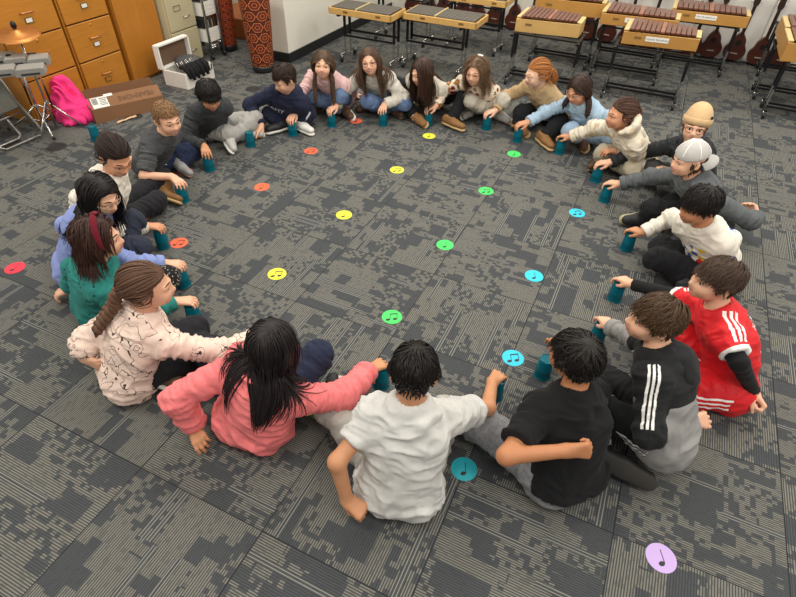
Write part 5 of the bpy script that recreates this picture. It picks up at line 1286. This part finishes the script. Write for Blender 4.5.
def cap_backwards(c, brimc):
    def fn(r, root, g, h, top):
        k = r.hs; R = r.R; gg = Grid(r.H - .2, r.H + .25, .005); n = R @ nrm((0, -.12, -1)); p = hl(r, 0, 0, .030)
        gg.ell(hl(r, 0, -.012, .036), (.086 * k, .101 * k, .094 * k), R, 0, clip=[(p, n)]); gg.ell(hl(r, 0, -.012, .012), (.078 * k, .095 * k, .09 * k), R, .004, 'sub')
        V, F = gg.nets(); V = relax(V, F, 1); o = link('cap', quads_mesh('cap', V, F), c, root)
        m = MB(); V2 = []; nu, nv = 16, 5
        for s in (0, 1):
            for v in range(nv + 1):
                for u in range(nu + 1):
                    a = math.radians(-78 + 156 * u / nu); ext = .072 * v / nv * math.cos(a * .92) ** .7; x = (.085 + ext * .25) * math.sin(a); y = -.012 - .098 * math.cos(a) - ext; z = .026 - .012 * (v / nv) - .030 * (x / .085) ** 2 * (v / nv) - (.004 if s else 0) - .012; V2.append((x, y, z))
        b = (nv + 1) * (nu + 1); F2 = []
        for v in range(nv):
            for u in range(nu): a = v * (nu + 1) + u; F2 += [(a, a + nu + 1, a + nu + 2, a + 1), (b + a, b + a + 1, b + a + nu + 2, b + a + nu + 1)]
        for u in range(nu): a = nv * (nu + 1) + u; F2.append((a, b + a, b + a + 1, a + 1))
        m.add(r.H + (np.array(V2) * k) @ R.T, F2); m.build('brim', brimc, o)
        m = MB()
        for az in (0, 60, 120):
            a = math.radians(az); P = []
            for e in np.linspace(-86, 86, 25): e = math.radians(e); P.append((.0868 * math.sin(e) * math.cos(a), -.012 + .1018 * math.sin(e) * math.sin(a), .036 + .0945 * math.cos(e)))
            m.tube(r.H + (np.array(P) * k) @ R.T, .0028, 6)
        m.ball(hl(r, 0, -.012, .131), .007); m.build('seam', M('cap_seam', 'f4f2ee', .7), o)
    return fn
# ------------------------------------------------------------------ hair styles of the children
def H_long(L=.30, part=0.0, curl=0.0, **k): return lambda h, r: long_hair(h, L, part=part, curl=curl, **k)
def H_short(**k): return lambda h, r: short_hair(h, **k)
def H_under():
    def f(h, r):
        q = h.roots(420, hz=.05, zmax=.015, infl=.0); d = np.tile([0, -.3, -1.], (420, 1)); h.grow(q, d, .028, 5, .1, (.003, .007), .1, 0, .0032, .2)
    return f
def H_pony(tiepos=(0, -.125, .04), L=.16, bun=False, zs=1.0, **k):
    def f(h, r):
        pulled_hair(h, tiepos, **k); q = h.rng.normal(size=(90, 3)) * .006 + np.array(tiepos); d = np.tile([0, -1, .1], (90, 1)) + h.rng.normal(size=(90, 3)) * .25
        if bun:
            c = np.array(tiepos) + [0, -.022, 0]
            for i in range(9):
                t = np.linspace(0, 2 * math.pi * .85, 18) + i * .9; rr = (.026 - .0016 * i) * zs; P = np.stack([rr * np.cos(t), -.006 + .004 * i * .5 + .004 * np.sin(3 * t), rr * np.sin(t)], 1) + c + h.rng.normal(size=3) * .003; h.tubes(h.wor(P), np.linspace(.008, .006, 18) * zs, 7)
            h.tubes(h.wor([c + [0, .015, 0], c, c - [0, .018, 0]]), [.022 * zs, .024 * zs, .012], 10)
        else: h.grow(q, d, L * h.rng.uniform(.8, 1.1, 90), 10, .35, (.006, .02), .1, k.get('curl', .05), .005, .3)
    return f
def H_bob(L=.15, **k): return lambda h, r: long_hair(h, L, n=700, margin=(.008, .020), back=.5, **k)
def H_braid1(tiepos, L=.24, rad=.017):
    def f(h, r):
        pulled_hair(h, tiepos); p = fall_path(h, tiepos, (0, -1, -.6), L, 16, .5, .024); r.braid_end = braid(h, p, rad, .075, .7, .035)
    return f
def H_braids2(tx=.07, ty=-.05, tz=-.045, L=.2, rad=.012):
    def f(h, r):
        pulled_hair(h, (tx, ty, tz), part=(0, 0)); r.bends = []
        for s in (1, -1): p = fall_path(h, (s * tx, ty, tz), (s * .5, .25, -1), L, 14, .6, .02); r.bends.append(braid(h, p, rad, .05, .75, .03))
    return f
# ------------------------------------------------------------------ the children
DARK = M('shoe_black', '1c1c1e', .6); WSOLE = M('sole_white', 'd9d6cd', .6); DSOLE = M('sole_dark', '242322', .8); BRN = M('shoe_tan', '8a6238', .75); BRN2 = M('shoe_brown', '5a4030', .75); TSOLE = M('sole_tan', 'b79a6c', .7); GREYS = M('shoe_grey', 'b9b7b2', .7); WSH = M('shoe_white', 'e2e0da', .6); PSOCK = fabric('sock_pink', 'd9b9b0'); GSOCK = fabric('sock_grey', '9a9a98'); WSOCK = fabric('sock_white', 'dcd9d2'); NAVSH = M('shoe_navy', '1d3350', .6); OLV = M('sole_olive', 'a8a27c', .7); LACE = M('lace_white', 'e6e4de', .7)
BLACKP = fabric('black_trousers', '1b1c1f'); BLACKL = fabric('black_leggings', '222226', fuzz=.3)
def sh(m=DARK, s=WSOLE, **k): return dict(mat=m, sole=s, **k)
tan_, fair, mid_, olive = 'd49a77', 'e3b193', 'c78f69', 'b67c56'
K = []
K.append(dict(id=1, label='girl in coral pink fleece seen from behind, long black hair', H=(272, 346, .535), P=(-.58, 1.31), fa=72, sa=58, ga=62, gp=-22, gr=6, skin=mid_, hair=(H_long(.31, part=-.005, curl=.06, n=800, grav=.5, margin=(.004, .013), bunch=(-.03, -.085, .03)), '1d1718'), RH=('cup', CUPS[1]), LH=dict(px=(198, 436, .07), D=(.55, -.75, -.2), pn=(.3, .1, -1), pose='relax', E=at(178, 398, .25)),
  legs=dict(L=dict(Kp=(208, 350, .14))), top=dict(name='fleece_hoodie', mat=fabric('coral_fleece', 'ee7f80', fuzz=.6), hood=None, infl=.024, puff=.008, cuff='LR', belly=.0, fold=.011), bottom=dict(mat=fabric('navy_cotton', '242b40')), shoes=sh()))
K.append(dict(id=2, label='girl in cream sweatshirt with thin dark animal outlines, brown braid down her back', H=(148, 287, .54), P=(-1.19, 1.55), fa=30, sa=42, ga=22, gp=-8, skin=fair, hair=(H_braid1((-.015, -.115, -.02), .25, .019), '5f4434'), RH=('cup', CUPS[2]), LH=dict(px=(93, 362, .19), D=(.75, -.2, -.25), pn=(.2, .6, 0), pose='relax', E=at(85, 341, .25)),
  legs=dict(R=dict(Kp=(212, 348, .09)), L=dict(Kp=(196, 328, .10))), top=dict(mat=fabric('cream_outline_print', 'e8cfc0', pattern=pat_lines('4a3a36')), infl=.022, puff=.006, cuff='L', fold=.010), bottom=dict(mat=BLACKL), shoes=sh(BRN2),
  extra=[lambda r, root, g, h, top: tie(np.array(r.braid_end), fabric('tie_dark_green', '1f2a26'), .013, (0, .6, .8), .007, True)(r, root, g, h, top)]))
K.append(dict(id=3, label='girl in green dotted sweater with dark red headband and short dark hair', H=(98, 239, .54), P=(-1.52, 1.99), fa=35, sa=24, ga=20, gp=-5, skin=fair, hair=(H_bob(.15), '3a231d'), RH=('cup', CUPS[3]), LH=dict(px=(62, 292, .07), D=(-.9, -.25, -.3), pn=(0, 0, -1), pose='relax', E=at(72, 268, .24)),
  legs=dict(L=dict(Kp=(133, 265, .17))), top=dict(name='sweater', mat=fabric('green_dotted_knit', '2c7f78', pattern=pat_dots('1b2f33', 28, .16)), infl=.02, cuff='LR'), bottom=dict(name='leggings', mat=fabric('black_speckled', '1d1b1d', pattern=pat_dots('cfc9be', 70, .22))), shoes=sh(),
  extra=[headband(fabric('wine_velvet', '6a1424', fuzz=.8))]))
K.append(dict(id=4, label='girl in lavender blue hoodie with glasses and long straight black hair', H=(99, 195, .55), P=(-1.76, 2.28), fa=30, sa=10, ga=-20, gp=-25, skin=fair, hair=(H_long(.30, part=.01), '1a1415'), RH=('cup', CUPS[4]), LH=dict(px=(69, 245, .07), D=(.2, -.9, -.3), pn=(0, 0, -1), pose='relax', E=at(66, 226, .24)),
  top=dict(name='hoodie', mat=fabric('lavender_fleece', '8594c9'), hood='down', infl=.022, cuff='LR'), bottom=dict(mat=fabric('dark_blue_cotton', '2f3442')), shoes=sh(), extra=[glasses('c9b49a', 'round', .018)]))
K.append(dict(id=5, label='girl in white sweater with small dark dots, hair in a low bun', H=(115, 157, .565), P=(-1.80, 2.68), fa=30, sa=8, ga=-35, gp=-32, gr=-6, skin=tan_, hair=(H_pony((-.03, -.115, .0), bun=True, part=None, zs=1.35), '2a1c18'), RH=('cup', CUPS[5]), LH='back',
  legs=dict(L=dict(Kp=(162, 176, .13), Ap=(164, 192, .05), F=(.5, -.6, -.1)), R=dict(Kp=(158, 200, .10), Ap=(149, 211, .05), F=(.5, -.7, -.1))), top=dict(name='hoodie', mat=fabric('white_dotted_knit', 'e4ddd0', pattern=pat_dots('5a5550', 42, .14)), hood='down', infl=.022, cuff='R'), bottom=dict(name='leggings', mat=BLACKL, infl=.006), shoes=sh(BRN, TSOLE, boot=True)))
K.append(dict(id=6, label='boy in grey T-shirt laughing, short light brown hair', H=(167, 119, .50), P=(-1.80, 3.50), fa=8, sa=-22, ga=-40, gp=-12, skin=fair, mouth=.8, smile=1, hair=(H_short(length=.022, n=1100, width=.0032, margin=(.007, .011), t=.006, noise=.2), '80603f'), RH=('cup', CUPS[6]), LH='back',
  legs=dict(L=dict(Kp=(195, 148, .13), Ap=(180, 165, .05), F=(.5, -.5, -.1)), R=dict(Kp=(170, 161, .07), Ap=(186, 155, .05))), top=dict(name='t_shirt', mat=fabric('charcoal_cotton', '4b4c4e'), sleeve=.85, infl=.018), bottom=dict(name='track_trousers', mat=fabric('navy_track', '27304a', [('stripe', 'd8d8d8')]), attrs=at_line), shoes=dict(L=dict(mat=GSOCK, sock=True), R=dict(mat=GSOCK, sock=True)), extra=[tee_collar(fabric('charcoal_rib', '3c3d40'))]))
K.append(dict(id=7, label='boy in charcoal long sleeve top and light grey trousers, black fringe', H=(209, 95, .49), P=(-1.55, 4.10), fa=-22, sa=-52, ga=-58, gp=-20, skin=mid_, mouth=.3, smile=.6, hair=(H_short(length=.075, hz=.058), '15110f'), RH=('cup', CUPS[7]), LH='back',
  legs=dict(L=dict(Kp=(256, 119, .13), Ap=(231, 139, .06)), R=dict(Kp=(226, 134, .10), Ap=(244, 134, .05))), top=dict(mat=fabric('charcoal_fleece', '37393b'), infl=.022, cuff='R'), bottom=dict(mat=fabric('light_grey_sweat', 'a3a19c')), shoes=sh(GREYS, WSOLE, laces=LACE), extra=[patch(.72, .05, .008, .008, 'cfd2d2', 'badge')]))
K.append(dict(id=8, label='boy in navy sweatshirt with white lettering pointing at the floor', H=(285, 79, .46), P=(-1.0, 4.36), fa=-95, sa=-100, ga=214, gp=-24, skin=fair, hair=(H_short(length=.045, hz=.072), '2e1f18'), RH=dict(px=(258, 130, .07), D=(-.45, -.7, -.45), pn=(.2, .1, -1), pose='point'), LH=dict(px=(276, 114, .12), D=(-.7, -.6, -.1), pn=(.2, .1, -1), pose='relax'),
  legs=dict(L=dict(Kp=(308, 112, .14), Ap=(300, 125, .05), F=(.5, .75, -.1)), R=dict(Kp=(270, 114, .13), Ap=(283, 125, .05), F=(.5, .6, 0))), top=dict(mat=fabric('navy_fleece', '23283e'), hood='down', infl=.022, cuff='R'), bottom=dict(name='track_trousers', mat=fabric('navy_track2', '1f2538', [('stripe', 'c9c9cb')]), attrs=at_line), shoes=dict(L=sh(WSH, WSOLE, laces=LACE), R=sh(DARK, WSOLE)), extra=[shirt_words('ARMY', .058, .60, 1, 'd5d9de', 'print', off=(-.01, .0))]))
K.append(dict(id=9, label='girl in pale pink sweatshirt with two long plaits, smiling at the camera', H=(323, 65, .50), P=(-.62, 4.80), fa=-95, sa=-110, ga=-88, gp=6, gr=-4, skin=fair, mouth=.5, smile=.9, hair=(H_braids2(.062, -.02, -.06, .27, .012), '544030'), RH=('cup', CUPS[9]), LH='back',
  top=dict(mat=fabric('pale_pink_fleece', 'ddb7b5'), infl=.02, cuff='R'), bottom=dict(name='jeans', mat=fabric('jeans_blue', '44597c', pattern=pat_denim)), shoes=sh(BRN2), extra=[patch(.52, .0, .034, .026, '7c2430', 'print'), patch(.52, .0, .03, .018, '2a2628', 'print', up=.035)]))
K.append(dict(id=10, label='girl in off-white hoodie and jeans with glasses, hands on two cups', H=(370, 62, .50), P=(-.18, 4.86), fa=-96, sa=-100, ga=-94, gp=6, gr=10, skin=fair, mouth=.5, smile=.7, hair=(H_long(.30, part=.0, n=560, margin=(.004, .012), grav=.5), '574132'), RH=('cup', CUPS[10]), LH=('cup', CUPS[11]),
  legs=dict(R=dict(Kp=(368, 101, .16)), L=dict(Kp=(405, 103, .16))), top=dict(name='hoodie', mat=fabric('offwhite_fleece', 'd3cec2'), hood='down', infl=.024, cuff='LR'), bottom=dict(name='jeans', mat=fabric('jeans_mid', '3f5a86', pattern=pat_denim)), shoes=sh(BRN2, DSOLE, boot=True, sockmat=WSOCK), extra=[glasses('6a3a3a', 'round', .019), band('L', CHR, .018, 'watch', .03, .030)]))
K.append(dict(id=11, label='girl in cream cardigan over black top, long dark brown hair falling forward', H=(422, 72, .45), P=(.265, 4.86), fa=-95, sa=-125, ga=218, gp=-16, skin=fair, mouth=.1, hair=(H_long(.30, part=-.005, n=560, fwdpull=.5, margin=(.004, .012), grav=.5), '3f2b22'), RH='lap', LH='back',
  legs=dict(R=dict(Ap=(415, 117, .05), F=(.5, -.3, 0)), L=dict(Ap=(450, 121, .05), F=(.5, .7, 0))), top=dict(name='cardigan', mat=fabric('cream_cardigan', 'cbc3b4', [('vest', '232224')]), attrs=at_vest, infl=.022), bottom=dict(mat=BLACKP), shoes=sh(BRN, TSOLE, sockmat=PSOCK)))
K.append(dict(id=12, label='girl in red and brown flowered sweatshirt laughing, curly light brown hair and glasses', H=(476, 72, .47), P=(.72, 4.80), fa=-88, sa=-128, ga=240, gp=-6, skin=fair, mouth=.8, smile=1, hair=(H_long(.20, part=.0, curl=.5, n=560, margin=(.008, .03)), '6e553f'), RH=('cup', CUPS[12]), LH='back',
  top=dict(mat=fabric('flowered_fleece', 'e2d3bd', pattern=pat_floral), infl=.022, cuff='R'), bottom=dict(mat=fabric('stone_cotton', 'b7b0a2')), shoes=sh(GREYS, WSOLE), extra=[glasses('c79a86', 'round', .018), band('R', BLK, .022, 'wristband', .02, .029), tie((0, -.07, .112), M('hair_clip_white', 'ece6da', .6), .016, (0, -.5, 1), .008)]))
K.append(dict(id=13, label='red-haired girl in tan sweater and black trousers, low ponytail and glasses', H=(537, 74, .50), P=(1.27, 4.58), fa=-125, sa=-145, ga=196, gp=-12, skin='ecc0a5', mouth=.5, smile=.8, hair=(H_pony((0.0, -.115, .0), L=.13), 'a86c38'), brow='9a6a40', RH=('cup', CUPS[13]), LH='back',
  legs=dict(R=dict(Kp=(522, 112, .15), Ap=(516, 126, .05), F=(.4, -.6, 0)), L=dict(Kp=(560, 121, .15), Ap=(543, 138, .05), F=(.4, .6, 0))), top=dict(name='sweater', mat=fabric('tan_knit', 'b99d76'), infl=.022, cuff='R'), bottom=dict(mat=BLACKP), shoes=sh(BRN, TSOLE, sockmat=PSOCK), extra=[glasses('c2a49a', 'round', .018), tie((0, -.125, .0), M('scrunchie', 'e8dfcf', .8), .016, (0, 1, .1), .008)]))
K.append(dict(id=14, label='girl in pale blue cardigan and light jeans with two dark plaits', H=(579, 90, .47), P=(1.56, 4.28), fa=-130, sa=-145, ga=216, gp=-24, skin=tan_, mouth=.3, smile=.8, hair=(H_braids2(.064, -.03, -.055, .18, .013), '33221b'), RH=('cup', CUPS[14]), LH='back',
  legs=dict(R=dict(Kp=(570, 131, .16), Ap=(580, 140, .05)), L=dict(Kp=(604, 137, .14))), top=dict(name='cardigan', mat=fabric('pale_blue_knit', 'a3bcd0'), infl=.022, cuff='R'), bottom=dict(name='jeans', mat=fabric('light_jeans', '93a9bd', pattern=pat_denim)), shoes=sh(BRN2, TSOLE), extra=[glasses('b9a090', 'round', .017)]))
K.append(dict(id=15, label='girl in mottled cream hoodie with hood up behind her bun', H=(621, 115, .50), P=(1.76, 3.72), fa=-150, sa=-168, ga=186, gp=-4, skin=tan_, hair=(H_pony((0, -.11, .01), bun=True), '4a3024'), RH=('cup', CUPS[15]), LH='lap',
  legs=dict(R=dict(Kp=(604, 153, .15), Ap=(600, 160, .05)), L=dict(Kp=(632, 168, .14))), top=dict(name='hoodie', mat=fabric('cream_mottled', 'dbd2bf', pattern=pat_blotch('cbb99c', .56, 14)), hood='stand', infl=.026, puff=.004, cuff='R'), bottom=dict(mat=fabric('beige_sweat', 'b9ae98')), shoes=sh(BRN2, DSOLE)))
K.append(dict(id=16, label='child in tan beanie and glasses wearing a black jacket', H=(695, 127, .54), P=(2.08, 3.40), fa=-165, sa=195, ga=-116, gp=6, skin=fair, lips='b8706a', hair=(H_under(), '5a4230'), RH=('cup', CUPS[16]), LH='lap',
  legs=dict(R=dict(Kp=(652, 168, .14)), L=dict(Kp=(668, 186, .14))), top=dict(name='jacket', mat=fabric('black_shell', '24262a', rough=.7), hood='down', infl=.024, cuff='R'), bottom=dict(mat=fabric('dark_grey_sweat', '4a4947')), shoes=sh(NAVSH, DSOLE), extra=[beanie(fabric('tan_rib_knit', 'cfae82')), glasses('2a2226', 'square', .020)]))
K.append(dict(id=17, label='boy in grey hoodie and white cap worn backwards, hand behind back', H=(689, 160, .52), P=(1.98, 2.96), fa=185, sa=190, ga=187, gp=-6, skin=fair, mouth=.5, smile=.5, hair=(H_under(), '4a3426'), RH=('cup', CUPS[17]), LH=dict(px=(754, 210, .22), D=(-.2, .75, .45), pn=(-1, 0, 0), pose='relax', E=at(752, 221, .20)),
  legs=dict(L=dict(Kp=(652, 207, .16), Ap=(648, 219, .07), F=(1, .0, .05), U=(0, .8, .45)), R=dict(Kp=(672, 203, .15))), top=dict(name='hoodie', mat=fabric('slate_fleece', '5b5f61'), hood='down', infl=.026, cuff='LR'), bottom=dict(mat=BLACKP), shoes=sh(DARK, OLV), extra=[cap_backwards(fabric('cap_mesh', 'b9b6b1'), fabric('cap_brim', 'a9a7a3'))]))
K.append(dict(id=18, label='boy in white sweatshirt with bright multicoloured print, tousled black hair', H=(700, 206, .53), P=(1.80, 2.40), fa=180, sa=205, ga=188, gp=-14, skin=mid_, mouth=.6, smile=.8, hair=(H_short(length=.07, hz=.064, margin=(.005, .018), noise=.2), '17120f'), RH=('cup', CUPS[18]), LH=dict(px=(720, 258, .09), D=(-.3, -.6, -.3), pn=(0, 0, -1), pose='relax', E=at(731, 240, .22)),
  legs=dict(L=dict(Kp=(655, 258, .14), Ap=(682, 268, .06), F=(.15, -.9, 0), U=(-.85, .1, .35)), R=dict(Kp=(660, 246, .14))), top=dict(mat=fabric('white_print_fleece', 'dfdacd', pattern=pat_print), attrs=at_print, infl=.022, cuff='R'), bottom=dict(mat=BLACKP), shoes=sh(DARK, TSOLE), extra=[tee_collar(fabric('white_rib', 'e6e2d8'), .054)]))
K.append(dict(id=19, label='boy in red football jersey and shorts over black sleeves', H=(716, 281, .57), P=(1.49, 1.59), hunch=.085, fa=165, sa=176, ga=176, gp=2, skin=fair, hair=(H_short(length=.062, zmin=-.04, whorl=(.03, -.06, .085)), '46352a'), RH=('cup', CUPS[19]), LH=dict(px=(760, 402, .12), D=(.35, -.75, -.35), pn=(-.6, .2, -.2), pose='fist', E=at(739, 362, .37)),
  legs=dict(L=dict(Kp=(682, 388, .12), A=(.14, -.0, .05))), top=dict(name='football_jersey', mat=fabric('red_jersey', 'd8232a', [('stripe', 'f1eeea'), ('cuffedge', 'f1eeea'), ('number', 'f1eeea')], fuzz=.15, rough=.55), sleeve=.74, infl=.02, attrs=at_jersey, fold=.009), bottom=dict(name='shorts', mat=fabric('red_shorts', 'd01f27', [('stripe', 'f1eeea')], fuzz=.15, rough=.5), leg=.92, infl=.03, attrs=at_shorts19), shoes=sh(WSH, WSOLE),
  under=True, extra=[tee_collar(fabric('jersey_collar', 'efece6'), .054, .008), shirt_words('FC BAYERN', .036, .82, -1, 'f2efec', 'print', arc=1.2)]))
K.append(dict(id=20, label='boy kneeling in black and grey striped hoodie, brown hair', H=(655, 320, .60), P=(1.06, 1.25), pz=.19, foot=.21, fa=152, sa=158, ga=172, gp=2, skin=fair, hair=(H_short(length=.062, zmin=-.04, whorl=(.02, -.05, .09)), '483422'), RH=('cup', CUPS[20]), LH=dict(px=(700, 420, .24), D=(.95, .1, -.05), pn=(.1, .7, -.7), pose='relax', E=at(648, 434, .32)),
  legs=dict(L=dict(Ap=(604, 453, .06), K=(1, .3, -.3), Kp=(573, 392, .09), F=(-.95, .05, 0), U=(.2, -.8, -.35)), R=dict(Ap=(640, 440, .055), Kp=(600, 375, .10), F=(-.95, .2, 0), U=(.1, -.6, -.5))), top=dict(name='hoodie', mat=fabric('black_grey_fleece', '1f2022', [('grey', '8d8c8a'), ('stripe', 'e8e6e2')]), attrs=at_hoodie20, hood='down', hoodmat=fabric('black_fleece', '1f2022'), infl=.022, cuff='LR', cuffmat=fabric('grey_fleece', '8d8c8a')), bottom=dict(name='track_trousers', mat=fabric('black_track', '1a1b1d', [('stripe', 'e4e2de')]), attrs=at_track), shoes=sh(DARK, M('sole_tread', '34322f', .85), laces=M('lace_red', 'c43a3a', .7))))
K.append(dict(id=21, label='boy in black T-shirt and grey sweatpants, fist behind his back', H=(575, 358, .57), P=(.655, 1.10), fa=112, sa=104, ga=122, gp=-6, skin=olive, hair=(H_short(length=.075, n=1000, curl=.35, noise=.25), '171310'), RH=dict(px=(557, 343, .13), D=(-.1, .9, -.2), pn=(0, 0, -1), pose='cup'), LH=dict(px=(582, 450, .40), D=(.92, .0, .12), pn=(0, .9, -.3), pose='fist', E=at(506, 456, .37)),
  legs=dict(L=dict(Kp=(478, 420, .12), Ap=(470, 427, .045), F=(.8, .5, 0)), R=dict(Kp=(570, 398, .16))), top=dict(name='t_shirt', mat=fabric('black_cotton', '161618'), sleeve=.72, infl=.022, hemz=.105), bottom=dict(seat=.010, infl=.02, name='sweatpants', mat=fabric('grey_marl', '8b8b8d', pattern=pat_blotch('7d7d80', .52, 60))), shoes=sh(DARK, WSOLE, laces=LACE), extra=[tee_collar(fabric('black_rib', '161618'))]))
K.append(dict(id=22, label='boy in white T-shirt seen from behind, light grey trousers, thick black hair', H=(414, 374, .57), P=(.03, 1.04), fa=80, sa=84, ga=84, gp=-38, skin=mid_, hair=(H_short(length=.07, n=1100, zmin=-.06), '14100f'), RH=('cup', CUPS[22]), LH=dict(px=(358, 508, .10), D=(.8, -.4, -.35), pn=(-.2, .3, -.8), pose='fist', E=at(337, 462, .30)),
  legs=dict(L=dict(Kp=(331, 408, .14), Ap=(324, 400, .05), F=(.9, .1, 0)), R=dict(Kp=(447, 410, .13))), top=dict(name='t_shirt', mat=fabric('white_cotton', 'c9c8c4'), sleeve=.62, infl=.022, fold=.011), bottom=dict(name='sweatpants', mat=fabric('pale_grey_marl', 'a9a59d')), shoes=sh(DARK, WSOLE), extra=[tee_collar(fabric('white_rib2', 'c4c3bf'))]))
def under_sleeves(r, root):
    pts = np.array([x for d in (r.S, r.E, r.W) for x in d.values()]); g = Grid(pts.min(0) - .1, pts.max(0) + .1, .006)
    for sd in 'LR': arm(g, r, sd, .006, .006, .006, .01, 1.95)
    g.half(*FLOOR); V, F = g.nets(); V = relax(V, F, 2); V = fold_disp(V, vnormals(V, F), r, .004, [(r.S[s], r.E[s], 44, 0) for s in 'LR'] + [(r.E[s], r.W[s], 44, 0) for s in 'LR'], None)
    link('undershirt', quads_mesh('undershirt', V, F), fabric('black_base_layer', '1a1a1c', fuzz=.2), root)
    pts = np.array(list(r.K.values()) + list(r.A.values()) + list(r.hip.values())); g = Grid(pts.min(0) - .12, pts.max(0) + .12, .006)
    for sd in 'LR': leg(g, r, sd, .004, .004, .004, .03)
    g.half(*FLOOR); V, F = g.nets(); V = relax(V, F, 2); link('leggings', quads_mesh('leggings', V, F), BLACKL, root)
for k in K:
    ro = person(k)
    if k.get('under'): under_sleeves(PEOPLE[k['id']], ro)
print('people', time.time() - T0)
# ------------------------------------------------------------------ light and camera
w = bpy.data.worlds.new('World'); bpy.context.scene.world = w; w.use_nodes = True
w.node_tree.nodes['Background'].inputs[0].default_value = (1.0, .96, .90, 1); w.node_tree.nodes['Background'].inputs[1].default_value = .55
for i in range(4):
    for j in range(3):
        l = bpy.data.lights.new('ceiling_lamp', 'AREA'); l.shape = 'RECTANGLE'; l.size = 1.2; l.size_y = .6; l.energy = (28, 36, 36)[j]; l.color = (1, .95, .86)
        o = bpy.data.objects.new('ceiling_lamp', l); col.objects.link(o); o.location = Vector(room(-3.9 + i * 2.2, .3 + j * 2.6, 2.85)); o.rotation_euler = (0, 0, RA)
sc = bpy.context.scene
sc.view_settings.view_transform = 'Standard'; sc.view_settings.look = 'None'; sc.view_settings.exposure = 0.0; sc.view_settings.gamma = 1
sc.cycles.max_bounces = 6; sc.cycles.diffuse_bounces = 3; sc.cycles.use_denoising = True
cam = bpy.data.cameras.new('camera'); co = bpy.data.objects.new('camera', cam); col.objects.link(co); sc.camera = co
cam.sensor_width = 36; cam.lens = 36 * FPX / 796; cam.clip_start = .05
co.matrix_world = Matrix(((CR[0], CU[0], -CF[0], 0), (CR[1], CU[1], -CF[1], 0), (CR[2], CU[2], -CF[2], CAMH), (0, 0, 0, 1)))
